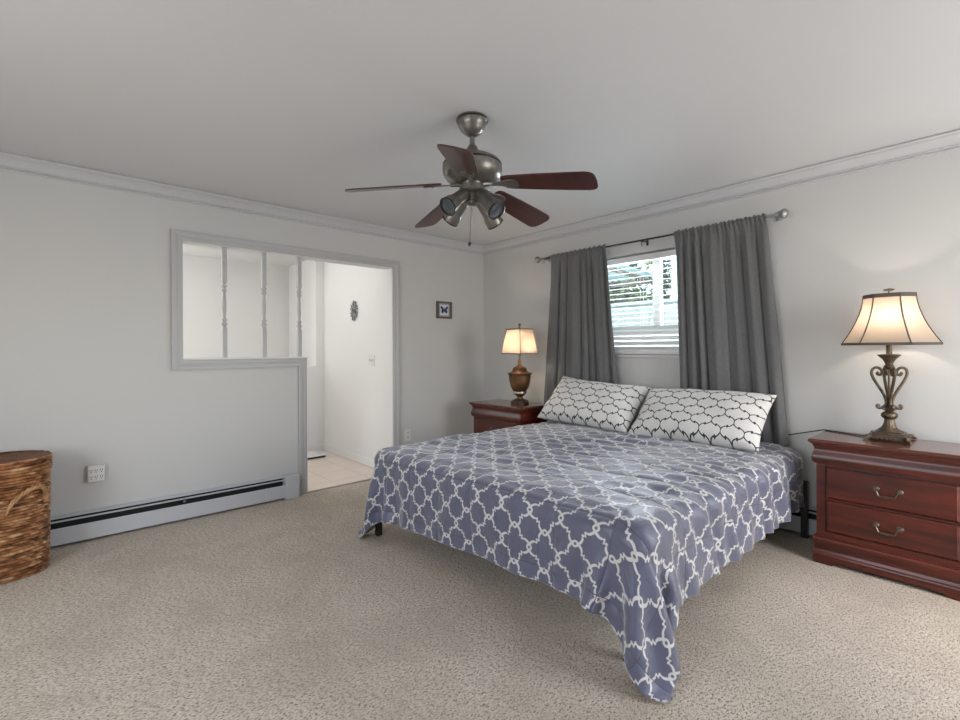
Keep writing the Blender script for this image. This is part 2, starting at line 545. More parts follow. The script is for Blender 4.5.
# ------------------------------------------------------------------ mesh builder
class MB:
    def __init__(self):
        self.v, self.f, self.uv = [], [], None

    def _add(self, vs, fs):
        o = len(self.v)
        self.v += [tuple(p) for p in vs]
        self.f += [tuple(i + o for i in f) for f in fs]
        return self

    def box(self, x0, x1, y0, y1, z0, z1, b=0.0):
        if b <= 0:
            vs = [(x, y, z) for x in (x0, x1) for y in (y0, y1) for z in (z0, z1)]
            return self._add(vs, [(0, 1, 3, 2), (4, 6, 7, 5), (0, 4, 5, 1), (2, 3, 7, 6), (0, 2, 6, 4), (1, 5, 7, 3)])
        bm = bmesh.new()
        bmesh.ops.create_cube(bm, size=1)
        for v in bm.verts:
            v.co = ((x0 + x1) / 2 + v.co.x * (x1 - x0), (y0 + y1) / 2 + v.co.y * (y1 - y0), (z0 + z1) / 2 + v.co.z * (z1 - z0))
        bmesh.ops.bevel(bm, geom=list(bm.edges), offset=b, segments=2, profile=0.6, affect='EDGES')
        bm.verts.index_update()
        vs = [v.co[:] for v in bm.verts]
        fs = [[v.index for v in f.verts] for f in bm.faces]
        bm.free()
        return self._add(vs, fs)

    def lathe(self, prof, c=(0, 0, 0), seg=32, sx=1, sy=1, caps=True, rot=None):
        vs, fs = [], []
        n = len(prof)
        for i in range(seg):
            a = 2 * PI * i / seg
            for r, z in prof:
                p = Vector((r * math.cos(a) * sx, r * math.sin(a) * sy, z))
                if rot is not None:
                    p = rot @ p
                vs.append((p.x + c[0], p.y + c[1], p.z + c[2]))
        for i in range(seg):
            j = (i + 1) % seg
            for k in range(n - 1):
                fs.append((i * n + k, j * n + k, j * n + k + 1, i * n + k + 1))
        if caps:
            if prof[0][0] > 1e-6:
                fs.append([i * n for i in reversed(range(seg))])
            if prof[-1][0] > 1e-6:
                fs.append([i * n + n - 1 for i in range(seg)])
        return self._add(vs, fs)

    def tube(self, pts, r, seg=8, closed=False, flat=None):
        pts = [Vector(p) for p in pts]
        n = len(pts)
        rs = r if isinstance(r, (list, tuple)) else [r] * n
        vs, fs = [], []
        up = None
        for i, p in enumerate(pts):
            a = pts[i - 1] if (i > 0 or closed) else p
            b = pts[(i + 1) % n] if (i < n - 1 or closed) else p
            t = (b - a).normalized()
            if up is None:
                up = t.orthogonal().normalized()
            up = (up - t * up.dot(t))
            if up.length < 1e-6:
                up = t.orthogonal()
            up.normalize()
            w = t.cross(up)
            for k in range(seg):
                an = 2 * PI * k / seg
                q = p + (up * math.cos(an) + w * math.sin(an)) * rs[i]
                vs.append(q[:])
        m = n if closed else n - 1
        for i in range(m):
            j = (i + 1) % n
            for k in range(seg):
                l = (k + 1) % seg
                fs.append((i * seg + k, i * seg + l, j * seg + l, j * seg + k))
        if not closed:
            fs.append(list(reversed(range(seg))))
            fs.append([(n - 1) * seg + k for k in range(seg)])
        return self._add(vs, fs)

    def cyl(self, p0, p1, r0, r1=None, seg=20):
        return self.tube([p0, p1], [r0, r0 if r1 is None else r1], seg)

    def rectsweep(self, prof, x0, x1, y0, y1, back_flat=True):
        """moulding round a cabinet: (offset, z) swept round front, sides; back stays flat (+x)"""
        vs, fs = [], []
        for o, z in prof:
            xb = x1 if back_flat else x1 + o
            vs += [(x0 - o, y0 - o, z), (xb, y0 - o, z), (xb, y1 + o, z), (x0 - o, y1 + o, z)]
        n = len(prof)
        for k in range(n - 1):
            for i in range(4):
                j = (i + 1) % 4
                fs.append((k * 4 + i, k * 4 + j, k * 4 + 4 + j, k * 4 + 4 + i))
        fs.append((3, 2, 1, 0))
        fs.append(tuple((n - 1) * 4 + i for i in range(4)))
        return self._add(vs, fs)

    def prism(self, poly, axis, d0, d1):
        """poly: 2d points; axis 'x' -> (y,z), 'y' -> (x,z), 'z' -> (x,y)"""
        n = len(poly)

        def P(p, d):
            return {'x': (d, p[0], p[1]), 'y': (p[0], d, p[1]), 'z': (p[0], p[1], d)}[axis]
        vs = [P(p, d0) for p in poly] + [P(p, d1) for p in poly]
        fs = [list(reversed(range(n))), list(range(n, 2 * n))]
        fs += [(i, (i + 1) % n, n + (i + 1) % n, n + i) for i in range(n)]
        return self._add(vs, fs)

    def grid(self, fn, nu, nv, closed_u=False):
        vs = [fn(i / (nu if closed_u else nu - 1), j / (nv - 1)) for i in range(nu) for j in range(nv)]
        fs = []
        for i in range(nu if closed_u else nu - 1):
            k = (i + 1) % nu
            for j in range(nv - 1):
                fs.append((i * nv + j, k * nv + j, k * nv + j + 1, i * nv + j + 1))
        return self._add(vs, fs)

    def build(self, name, mat, parent=None, smooth=False, angle=35, loc=None, fix=True):
        me = bpy.data.meshes.new(name)
        me.from_pydata(self.v, [], [list(f) for f in self.f])
        if fix:
            bm = bmesh.new()
            bm.from_mesh(me)
            bmesh.ops.recalc_face_normals(bm, faces=bm.faces)
            bm.to_mesh(me)
            bm.free()
        me.materials.append(mat)
        if smooth:
            me.polygons.foreach_set('use_smooth', [True] * len(me.polygons))
            try:
                me.set_sharp_from_angle(angle=math.radians(angle))
            except Exception:
                pass
        me.update()
        o = bpy.data.objects.new(name, me)
        COL.objects.link(o)
        if parent is not None:
            o.parent = parent
        if loc is not None:
            o.location = loc
        return o


def tag(o, label=None, cat=None, group=None, kind=None):
    if label:
        o['label'] = label
    if cat:
        o['category'] = cat
    if group:
        o['group'] = group
    if kind:
        o['kind'] = kind
    return o


def thing(name, label, cat, loc=(0, 0, 0), rz=0, group=None):
    o = bpy.data.objects.new(name, None)
    o.empty_display_size = 0.1
    o.location = loc
    o.rotation_euler = (0, 0, rz)
    COL.objects.link(o)
    return tag(o, label, cat, group)


def struct(name, mb, mat, parent=None, smooth=False):
    o = mb.build(name, mat, parent, smooth)
    if parent is None:
        o['kind'] = 'structure'
    return o


def copy_tree(o, parent=None):
    c = o.copy()
    COL.objects.link(c)
    if parent is not None:
        c.parent = parent
    for ch in [x for x in bpy.data.objects if x.parent == o]:
        copy_tree(ch, c)
    return c


# ================================================================== SETTING
T = 0.12
# floor (carpet) and hall tile
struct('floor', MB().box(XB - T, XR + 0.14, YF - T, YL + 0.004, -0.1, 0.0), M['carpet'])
struct('floor_hall', MB().box(-0.6, HX + T, YL + 0.004, HF + T, -0.1, -0.002), M['tile'])
# ceilings
struct('ceiling', MB().box(XB - T, XR + 0.14, YF - T, YL + T, CH, CH + 0.12), M['ceiling'])
struct('ceiling_hall', MB().box(-0.6, HX + T, YL + T, HF + T, CH, CH + 0.12), M['hall'])

OX0, OXS, OX1 = 0.730, 1.655, 2.530     # opening: left, step, right
OZS, OZT = 1.176, 2.060                 # sill, top
w = MB()
w.box(XB - T, OX0, YL, YL + T, 0, CH)
w.box(OX0, OXS, YL, YL + T, 0, OZS)
w.box(OX0, OX1, YL, YL + T, OZT, CH)
w.box(OX1, XR + 0.14, YL, YL + T, 0, CH)
struct('wall_left', w, M['wall'])

WY0, WY1, WZ0, WZ1 = 1.20, 2.80, 1.190, 2.066
w = MB()
w.box(XR, XR + 0.14, YF - T, WY0, 0, CH)
w.box(XR, XR + 0.14, WY1, YL + T, 0, CH)
w.box(XR, XR + 0.14, WY0, WY1, 0, WZ0)
w.box(XR, XR + 0.14, WY0, WY1, WZ1, CH)
struct('wall_right', w, M['wall'])

w = MB()                                 # wall behind the camera, its opening made up for the fill light
w.box(XB - T, 2.0, YF - T, YF, 0, CH)
w.box(3.4, XR, YF - T, YF, 0, CH)
w.box(2.0, 3.4, YF - T, YF, 2.3, CH)
w.box(2.0, 3.4, YF - T, YF, 0, 0.3)
struct('wall_front', w, M['wall'])
w = MB()  # other unseen wall, with an opening made up for its fill light
w.box(XB - T, XB, YF, 0.1, 0, CH)
w.box(XB - T, XB, 2.3, YL, 0, CH)
w.box(XB - T, XB, 0.1, 2.3, 0, 0.7)
w.box(XB - T, XB, 0.1, 2.3, 2.0, CH)
struct('wall_back', w, M['wall'])

# hall shell
struct('wall_hall_right', MB().box(HX, HX + T, YL + T, HF + T, 0, CH), M['hall'])
w = MB()
w.box(-0.6, HX, HY, HY + T, 0, 1.05)
w.box(2.425, HX, HY, HY + T, 1.05, CH)
struct('wall_hall_far', w, M['hall'])
w = MB().box(-0.6, HX, HF, HF + T, 0, CH)
struct('wall_beyond', w, M['hall'])
struct('wall_hall_left', MB().box(-0.6 - T, -0.6, YL + T, HF + T, 0, CH), M['hall'])
# hall baseboards
w = MB()
w.box(HX - 0.014, HX, YL + T + 0.01, HY, 0, 0.085, 0.004)
struct('baseboard_hall_right', w, M['hall'])
w = MB()
w.box(-0.6, HX - 0.014, HY - 0.014, HY, 0, 0.085, 0.004)
struct('baseboard_hall_far', w, M['hall'])
# metal strip between carpet and tile
struct('trim_1', MB().box(OXS, OX1, YL - 0.012, YL + 0.02, 0.0, 0.006, 0.002), M['threshold'])


# crown moulding: profile (distance from wall, z)
CROWN = [(0, CH - 0.092), (0.011, CH - 0.092), (0.014, CH - 0.088), (0.011, CH - 0.083), (0.006, CH - 0.082), (0.006, CH - 0.078),
         (0.017, CH - 0.077), (0.020, CH - 0.073), (0.017, CH - 0.068), (0.014, CH - 0.066), (0.024, CH - 0.052), (0.038, CH - 0.036),
         (0.050, CH - 0.027), (0.056, CH - 0.024), (0.056, CH - 0.017), (0.064, CH - 0.015), (0.070, CH - 0.010), (0.070, CH - 0.007), (0.060, CH - 0.006), (0.060, CH)]


def crown(name, axis, wall, a0, a1, sgn, m0, m1):
    """mitred run of crown along an axis; m0/m1: 1 = mitre at that end"""
    vs, fs = [], []
    n = len(CROWN)
    prof = CROWN + [(0, CH)]
    n = len(prof)
    for e in (0, 1):
        for d, z in prof:
            a = (a0 + d * m0) if e == 0 else (a1 - d * m1)
            q = wall - sgn * d
            vs.append((a, q, z) if axis == 'x' else (q, a, z))
    for k in range(n):
        l = (k + 1) % n
        fs.append((k, l, n + l, n + k))
    fs.append(list(range(n)))
    fs.append(list(range(2 * n - 1, n - 1, -1)))
    mb = MB()
    mb._add(vs, fs)
    return struct(name, mb, M['trim'])


crown('trim_2', 'x', YL, XB, XR, 1, 1, 1)
crown('trim_3', 'y', XR, YF, YL, 1, 1, 1)


# casing round the opening: stepped profile, mitred L-shaped loop
def casing():
    cw = 0.072
    # inner corner path (x,z), open at floor: left of the post up, sill, left side, top, right side down
    inner = [(OXS, 0.0), (OXS, OZS), (OX0, OZS), (OX0, OZT), (OX1, OZT), (OX1, 0.0)]
    prof = [(0.0, 0.0), (0.0, 0.012), (0.012, 0.016), (0.030, 0.016), (0.034, 0.020), (0.052, 0.024), (cw, 0.024), (cw, 0.0)]
    # outward direction at each path vertex (mitre)
    dirs = [(-1, 0), (-1, -1), (-1, -1), (-1, 1), (1, 1), (1, 0)]
    vs, fs = [], []
    n = len(prof)
    for (x, z), (dx, dz) in zip(inner, dirs):
        for d, h in prof:
            vs.append((x + dx * d, YL - h, z + dz * d))
    for i in range(len(inner) - 1):
        for k in range(n - 1):
            fs.append((i * n + k, i * n + k + 1, (i + 1) * n + k + 1, (i + 1) * n + k))
    fs.append(list(range(n)))
    fs.append([(len(inner) - 1) * n + k for k in reversed(range(n))])
    mb = MB()
    mb._add(vs, fs)
    return struct('trim_4', mb, M['casing'])


casing()
mb = MB()
# lining of the opening
mb.box(OX0, OX0 + 0.003, YL - 0.004, YL + T + 0.004, OZS, OZT)
mb.box(OX0, OX1, YL - 0.004, YL + T + 0.004, OZT - 0.004, OZT)
mb.box(OX1 - 0.008, OX1, YL - 0.004, YL + T + 0.004, 0, OZT)
mb.box(OXS, OXS + 0.008, YL - 0.004, YL + T + 0.004, 0.0, OZS)
mb.box(OX0, OXS + 0.012, YL - 0.016, YL + T + 0.01, OZS, OZS + 0.012, 0.003)
struct('trim_6', mb, M['hall'])

# turned balusters standing on the half wall
HB = OZT - 0.008 - (OZS + 0.012)


def baluster_mesh():
    mb = MB()
    h = 0.0175
    z0 = 0.235
    z1 = HB - 0.27
    mb.box(-h, h, -h, h, 0, z0, 0.003)
    mb.box(-h, h, -h, h, z1, HB, 0.003)
    L = z1 - z0
    p = [(0.0175, 0), (0.012, 0.012), (0.021, 0.026), (0.021, 0.034), (0.012, 0.046), (0.019, 0.060), (0.019, 0.068), (0.011, 0.080),
         (0.013, 0.11), (0.0155, 0.15), (0.014, 0.21), (0.009, 0.30)]
    prof = [(r, z0 + z) for r, z in p]
    top = [(r, z1 - z) for r, z in reversed(p[:8])]
    mb.lathe(prof + top, seg=16)
    return mb


bal0 = None
for i, (x, lb) in enumerate(((1.020, 'turned grey baluster on the half wall, nearest the left casing'),
                             (1.318, 'turned grey baluster in the middle of the half wall'),
                             (1.610, 'turned grey baluster on the half wall, beside the doorway'))):
    if bal0 is None:
        bal0 = baluster_mesh().build('baluster', M['casing'], None, True, 30)
        o = bal0
    else:
        o = bal0.copy()
        COL.objects.link(o)
    o.location = (x, YL + 0.035, OZS + 0.012)
    tag(o, lb, 'baluster', 'balusters in the wall opening')

# ------------------------------------------------------------------ window behind the bed
win = MB()
fx0, fx1 = XR + 0.085, XR + 0.135
GB = 1.44
win.box(fx0, fx1, WY0, WY0 + 0.05, WZ0, WZ1)
win.box(fx0, fx1, WY1 - 0.05, WY1, WZ0, WZ1)
win.box(fx0, fx1, WY0, WY1, WZ1 - 0.05, WZ1)
win.box(fx0, fx1, WY0, WY1, WZ0, WZ0 + 0.04)
win.box(fx0, fx1, WY0 + 0.05, WY1 - 0.05, GB - 0.04, GB)
win.box(fx0 + 0.005, fx1 - 0.005, 1.965, 2.035, GB, WZ1 - 0.05)
wob = struct('window_1', win, M['vinyl'])
MB().box(fx0 + 0.02, fx0 + 0.024, WY0 + 0.05, 1.965, GB, WZ1 - 0.05).build('window_pane', M['glass'], wob)
MB().box(fx0 + 0.02, fx0 + 0.024, 2.035, WY1 - 0.05, GB, WZ1 - 0.05).build('window_pane', M['glass'], wob)
MB().box(fx0 + 0.015, fx0 + 0.03, WY0 + 0.05, WY1 - 0.05, WZ0 + 0.04, GB - 0.04).build('frosted_pane', M['frosted'], wob)
struct('trim_5', MB().box(XR - 0.012, fx0, WY0 - 0.012, WY1 + 0.012, WZ0 - 0.022, WZ0, 0.004), M['trim'])

# window blind
bl = thing('window_blind', 'white slatted blind hanging in the window between the grey curtains', 'window blind',
           (XR + 0.045, 2.0, WZ0 + 0.004))
zb = WZ0 + 0.004
MB().box(-0.035, 0.030, -0.775, 0.775, 2.000 - zb, 2.050 - zb, 0.004).build('headrail', M['blind'], bl)
MB().box(-0.024, 0.024, -0.77, 0.77, 0.0, 0.020, 0.004).build('bottom_rail', M['blind'], bl)


def slat_mesh(tilt):
    mb = MB()
    pts = []
    for k in range(7):
        t = -1 + 2 * k / 6
        pts.append((t * 0.0245, 0.003 * (1 - t * t)))
    poly = pts + [(x, z - 0.0022) for x, z in reversed(pts)]
    ct, st = math.cos(tilt), math.sin(tilt)
    poly = [(x * ct - z * st, x * st + z * ct) for x, z in poly]
    mb.prism(poly, 'y', -0.765, 0.765)
    return mb


sl0 = slat_mesh(math.radians(8)).build('slat', M['blind'], bl, True, 40)
sl1 = slat_mesh(math.radians(-38)).build('slat', M['blind'], bl, True, 40)
zs = 0.052
first_hi = first_lo = True
k = 0
while zs < 1.985 - zb:
    lo = zs < GB - zb - 0.01
    src = sl1 if lo else sl0
    if (lo and first_lo) or (not lo and first_hi):
        o = src
        if lo:
            first_lo = False
        else:
            first_hi = False
    else:
        o = src.copy()
        COL.objects.link(o)
        o.parent = bl
    o.location = (0, 0, zs)
    zs += 0.0445
for y in (-0.55, 0.11, 0.6):
    cd = MB()
    cd.tube([(-0.026, y, 2.0 - zb), (-0.026, y, 0.0), (0.026, y, 0.0), (0.026, y, 2.0 - zb)], 0.0012, 6)
    cd.build('ladder_cord', M['blind'], bl)

# ------------------------------------------------------------------ garden outside
struct('ground_outside', MB().box(XR + 0.14, 22, -12, 20, -0.35, -0.25), M['grass'])
fe = thing('garden_fence', 'pale grey board fence across the garden outside the window', 'fence', (7.4, 2.6, -0.25))
f = MB()
for i in range(42):
    y = -5.0 + i * 0.245
    f.box(-0.012, 0.012, y, y + 0.235, 0.04, 2.24)
f.build('boards', M['fence'], fe)
MB().box(0.012, 0.05, -5, 5.3, 0.4, 0.5).build('rail', M['fence'], fe)
MB().box(0.012, 0.05, -5, 5.3, 1.9, 2.0).build('rail', M['fence'], fe)
MB().box(-0.03, 0.05, -5, 5.3, 2.24, 2.30).build('cap_rail', M['fence'], fe)


def foliage(n, fn, size):
    mb = MB()
    for _ in range(n):
        p = Vector(fn())
        d = Vector((random.gauss(0, 1), random.gauss(0, 1), random.gauss(0, 1))).normalized()
        u = d.orthogonal().normalized()
        v = d.cross(u)
        s = size * random.uniform(0.6, 1.4)
        mb._add([(p + u * s)[:], (p + v * s * 0.5 + d * s * 0.15)[:], (p - u * s)[:], (p - v * s * 0.5 + d * s * 0.15)[:]], [(0, 1, 2, 3)])
    return mb


def hedge_pt():
    y = random.uniform(4.75, 9.5)
    top = 2.75 + 0.25 * math.sin(y * 1.7) + 0.15 * math.sin(y * 4.1)
    return (8.6 + random.gauss(0, 0.28), y, random.uniform(0.2, top))


hd = thing('hedge', 'leafy green hedge rising behind the pale garden fence', 'hedge', (8.6, 7.1, -0.25))
MB().box(-0.22, 0.22, -2.3, 2.3, 0.0, 2.6, 0.05).build('inner_growth', M['leaf2'], hd)
foliage(5200, hedge_pt, 0.12).build('foliage', M['leaf'], hd, fix=False, loc=(-8.6, -7.1, 0.25))
tr = thing('garden_tree', 'dark leafy tree against the sky, right of the window mullion', 'tree', (10.2, 5.19, -0.25))
MB().tube([(0, 0, 0), (0.03, 0.02, 1.6), (0, 0.05, 3.2), (0.05, 0, 3.7)], [0.12, 0.1, 0.06, 0.03], 10).build('trunk', M['bark'], tr, True)


def crown_pt():
    a = random.uniform(0, 2 * PI)
    r = 0.20 * math.sqrt(random.random())
    return (r * math.cos(a), r * math.sin(a), 3.0 + random.gauss(0, 0.42))


foliage(480, crown_pt, 0.07).build('crown', M['leaf2'], tr, fix=False)

pa = thing('patio_cover', 'pale green patio roof with brown rafters seen through the window', 'patio roof', (4.4, 3.45, -0.25))
pr = MB()


def patio_fn(u, v):
    y = v * 5.0
    return (u * 2.3, y, 2.70 - 0.12 * u + 0.012 * math.sin(y * 60))


pr.grid(patio_fn, 3, 300)
po = pr.build('roof_panel', M['patio'], pa, True, fix=False)
sm = po.modifiers.new('thick', 'SOLIDIFY')
sm.thickness = 0.006
for i in range(5):
    y = 0.15 + i * 1.1
    mb = MB()
    mb._add([(x, y + dy, zz + dz) for x, zz in ((0, 2.68), (2.3, 2.56)) for dy in (0, 0.035) for dz in (-0.05, 0)],
            [(0, 1, 3, 2), (4, 6, 7, 5), (0, 4, 5, 1), (2, 3, 7, 6), (0, 2, 6, 4), (1, 5, 7, 3)])
    mb.build('rafter', M['rafter'], pa)
MB().box(2.2, 2.27, 0.0, 5.0, 2.47, 2.53).build('beam', M['rafter'], pa)
for y in (4.9,):
    MB().box(2.19, 2.28, y - 0.05, y + 0.05, 0, 2.47).build('post', M['rafter'], pa)

# ------------------------------------------------------------------ baseboard heaters
def heater(name, label, length, loc, rz, caps):
    """local: runs along +x from 0, wall at y=0, room towards -y"""
    t = thing(name, label, 'heater', loc, rz)
    D = 0.066
    MB().box(0, length, -0.006, 0, 0.0, 0.190).build('back_plate', M['heater'], t)
    hood = MB()
    hood.prism([(0, 0.190), (-0.040, 0.188), (-0.056, 0.184), (-0.056, 0.180), (-0.040, 0.184), (0, 0.186)], 'x', 0, length)
    hood.build('hood', M['heater'], t)
    dm = MB()
    dm.prism([(-0.052, 0.167), (-0.062, 0.163), (-0.062, 0.158), (-0.050, 0.163)], 'x', 0.01, length - 0.01)
    dm.build('damper', M['heater'], t)
    MB().prism([(-0.060, 0.016), (-D, 0.016), (-D, 0.116), (-0.060, 0.121), (-0.058, 0.118), (-0.060, 0.113)], 'x', 0, length).build('front_panel', M['heater'], t)
    MB().box(0.005, length - 0.005, -0.012, -0.006, 0.0, 0.176).build('inside', M['heater_dark'], t)
    MB().box(0.005, length - 0.005, -0.056, -0.012, 0.02, 0.10).build('element', M['heater_dark'], t)
    for a, b in caps:
        MB().box(a, b, -D - 0.004, 0, 0.0, 0.193, 0.004).build('end_cap', M['heater'], t)
    return t


h1 = heater('baseboard_heater', 'long grey baseboard heater along the wall left of the doorway', 1.568 - XB - 0.02,
            (XB + 0.02, YL, 0), 0, [(1.448 - XB - 0.02, 1.568 - XB - 0.02)])
# small clip on the damper
MB().box(0.70 - XB, 0.715 - XB, -0.064, -0.050, 0.135, 0.165, 0.002).build('damper_clip', M['fin'], h1)
h2 = heater('baseboard_heater', 'grey baseboard heater under the window, behind the bed', 4.3, (XR, 3.9, 0), -PI / 2, [(4.2, 4.3), (0, 0.08)])

# ------------------------------------------------------------------ hamper
HC = (-0.292, 3.775, 0)
HA, HBY = 0.285, 0.19
hm = thing('laundry_hamper', 'oval brown wicker laundry hamper with lid, against the heater', 'hamper', HC)


def superell(th, a, b, n=2.6):
    c, s = math.cos(th), math.sin(th)
    return (a * math.copysign(abs(c) ** (2 / n), c), b * math.copysign(abs(s) ** (2 / n), s))


def weave_fn(z0, z1, rows, stakes, a, b, amp=0.0045, taper=0.0):
    def fn(u, v):
        th = 2 * PI * u
        z = z0 + (z1 - z0) * v
        row = v * rows
        r_i = int(min(rows - 1, math.floor(row)))
        fr = row - r_i
        prof = math.sqrt(max(0, 1 - (2 * fr - 1) ** 2))
        off = amp * (prof - 0.5) * 1.6 + amp * 0.45 * math.sin(stakes * th + (PI if r_i % 2 else 0)) * prof
        sc = 1 + taper * (v - 0.5)
        x, y = superell(th, a * sc + off, b * sc + off)
        z += 0.003 * math.sin(th * 3 + r_i)
        return (x, y, z)
    return fn


def woven(name, z0, z1, rows, stakes, a, b, amp, taper, per):
    nu, nv = 240, rows * per + 1
    o = MB().grid(weave_fn(z0, z1, rows, stakes, a, b, amp=amp, taper=taper), nu, nv, True).build(name, M['wicker'], hm, True, 80, fix=False)
    ul = o.data.uv_layers.new(name='weave')
    for p in o.data.polygons:
        iu = min(v // nv for v in p.vertices)
        wrap = iu == 0 and max(v // nv for v in p.vertices) == nu - 1
        for li_ in p.loop_indices:
            vi = o.data.loops[li_].vertex_index
            q = vi // nv
            if wrap and q == 0:
                q = nu
            ul.data[li_].uv = (q / nu * stakes, (vi % nv) / per + z0 * 50)
    return o


woven('basket', 0.0, 0.575, 36, 34, HA, HBY, 0.0075, 0.02, 6)
woven('lid_band', 0.562, 0.648, 5, 30, HA + 0.010, HBY + 0.010, 0.0075, 0.0, 6)


def lid_fn(u, v):
    th = 2 * PI * u
    k = v
    x, y = superell(th, (HA + 0.010) * k, (HBY + 0.010) * k)
    return (x, y, 0.636 + 0.010 * k ** 8 + 0.0025 * math.sin(k * 70) * math.sin(th * 24))


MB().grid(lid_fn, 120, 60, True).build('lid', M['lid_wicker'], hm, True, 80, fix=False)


def hamper_pt(th, z, out):
    x, y = superell(th, HA + out, HBY + out)
    return (x, y, z)


hd_ = MB()
tha, thb = math.radians(287), math.radians(333)
for ph in (0, 1, 2):
    pts = []
    for i in range(40):
        t = i / 39
        th = tha + (thb - tha) * t
        z = 0.375 + 0.105 * math.sin(PI * t) ** 0.6 + 0.03 * t
        a = 2 * PI * (3.5 * t + ph / 3)
        p = hamper_pt(th, z + 0.008 * math.sin(a), 0.016 + 0.02 * math.sin(PI * t) + 0.008 * math.cos(a))
        pts.append(p)
    hd_.tube(pts, 0.006, 6)
for th in (tha, thb):
    for dz in (0.0, 0.02, 0.04, 0.06):
        hd_.tube([hamper_pt(th - 0.035, 0.37 + dz, 0.004), hamper_pt(th, 0.375 + dz, 0.022), hamper_pt(th + 0.035, 0.38 + dz, 0.004)], 0.005, 6)
hd_.build('handle', M['cane'], hm, True)

# ------------------------------------------------------------------ bits on the wall with the opening
tp = thing('outlet_tap', 'white six-socket plug-in tap on the wall above the long heater', 'wall tap', (0.226, YL, 0.432))
MB().box(-0.044, 0.044, -0.050, 0.0, -0.052, 0.052, 0.006).build('body', M['white_plastic'], tp)
def socket(parent, cx, cz, yf, w_=0.011, h_=0.017):
    so = MB().box(cx - w_, cx + w_, yf - 0.0012, yf + 0.002, cz - h_, cz + h_, 0.002).build('socket', M['white_plastic'], parent)
    yy = yf - 0.0018
    MB().box(cx - 0.0068, cx - 0.0040, yy, yf, cz - 0.001, cz + 0.010).build('slot', M['dark_slot'], so)
    MB().box(cx + 0.0040, cx + 0.0068, yy, yf, cz - 0.001, cz + 0.010).build('slot', M['dark_slot'], so)
    MB().box(cx - 0.0028, cx + 0.0028, yy, yf, cz - 0.011, cz - 0.0055).build('slot', M['dark_slot'], so)


for cx in (-0.027, 0.0, 0.027):
    for cz in (-0.023, 0.020):
        socket(tp, cx, cz, -0.050)

wo = thing('wall_outlet', 'white duplex outlet plate on the wall right of the doorway, above the bed corner', 'outlet', (2.70, YL, 0.375))
MB().box(-0.036, 0.036, -0.006, 0.0, -0.058, 0.058, 0.002).build('plate', M['white_plastic'], wo)
for cz in (-0.022, 0.022):
    socket(wo, 0.0, cz, -0.006, 0.014, 0.016)

# butterfly picture
pc = thing('framed_picture', 'small dark-framed picture of a blue butterfly on the wall near the corner', 'picture', (3.168, YL, 1.672))
fr = MB()
a, b = 0.100, 0.092
fo, fi = 0.100, 0.080
for (x0, x1, z0, z1) in ((-fo, -fi, -b, b), (fi, fo, -b, b), (-fi, fi, b - 0.018, b), (-fi, fi, -b, -b + 0.018)):
    fr.box(x0, x1, -0.028, 0, z0, z1, 0.002)
fr.build('frame', M['pic_frame'], pc)
MB().box(-fi, fi, -0.014, -0.002, -b + 0.018, b - 0.018).build('mat_board', M['pic_mat'], pc)
MB().box(-0.058, 0.058, -0.016, -0.013, -0.058, 0.058).build('paper', M['pic_paper'], pc)
wing = [(0.004, 0.004), (0.012, 0.018), (0.030, 0.038), (0.048, 0.042), (0.050, 0.030), (0.042, 0.010), (0.030, 0.002),
        (0.040, -0.008), (0.040, -0.024), (0.030, -0.036), (0.020, -0.036), (0.010, -0.022), (0.004, -0.010)]
bf = MB()
bf.prism(wing, 'y', -0.0185, -0.016)
bf.prism([(-x, z) for x, z in reversed(wing)], 'y', -0.0185, -0.016)
bf.tube([(0, -0.019, 0.022), (0, -0.019, -0.026)], 0.003, 8)
bf.build('butterfly', M['butterfly'], pc)

# hall: medallion, switch, scale
md = thing('wall_medallion', 'oval dark scrollwork medallion on the hall wall', 'wall ornament', (HX, 4.873, 1.680))
mm = MB()


def ell(a, b, n=40, r=0.006):
    mm.tube([(-0.012, a * math.cos(2 * PI * i / n), b * math.sin(2 * PI * i / n)) for i in range(n)], r, 6, True)


ell(0.030, 0.040, r=0.004)
ell(0.014, 0.018, r=0.006)
for i in range(8):
    an = 2 * PI * i / 8 + 0.2
    cy, cz = 0.060 * math.cos(an), 0.082 * math.sin(an)
    pts = []
    for j in range(24):
        t = j / 23
        q = an + 2 * PI * 1.2 * t
        rr = 0.024 * (1 - 0.65 * t)
        pts.append((-0.012, cy + rr * math.cos(q), cz + rr * 1.15 * math.sin(q)))
    mm.tube(pts, 0.0038, 6)
for i in range(8):
    an = 2 * PI * (i + 0.5) / 8 + 0.2
    mm.tube([(-0.012, 0.03 * math.cos(an), 0.04 * math.sin(an)), (-0.012, 0.088 * math.cos(an), 0.118 * math.sin(an))], [0.003, 0.005], 6)
mm.lathe([(0.0001, 0.012), (0.010, 0.010), (0.014, 0.0)], (-0.008, 0, 0), 12, rot=Matrix.Rotation(-PI / 2, 3, 'Y'))
mm.build('scrollwork', M['iron'], md, True)

sw = thing('light_switch', 'white double switch plate on the hall wall below the medallion', 'light switch', (HX, 4.50, 1.133))
MB().box(-0.006, 0, -0.062, 0.062, -0.058, 0.058, 0.002).build('plate', M['white_plastic'], sw)
for cy in (-0.024, 0.024):
    s = MB()
    s.box(-0.016, -0.006, cy - 0.005, cy + 0.005, -0.004, 0.014, 0.001)
    s.box(-0.0066, -0.005, cy - 0.007, cy + 0.007, -0.014, 0.016)
    s.build('toggle', M['iron'] if False else M['heater'], sw)

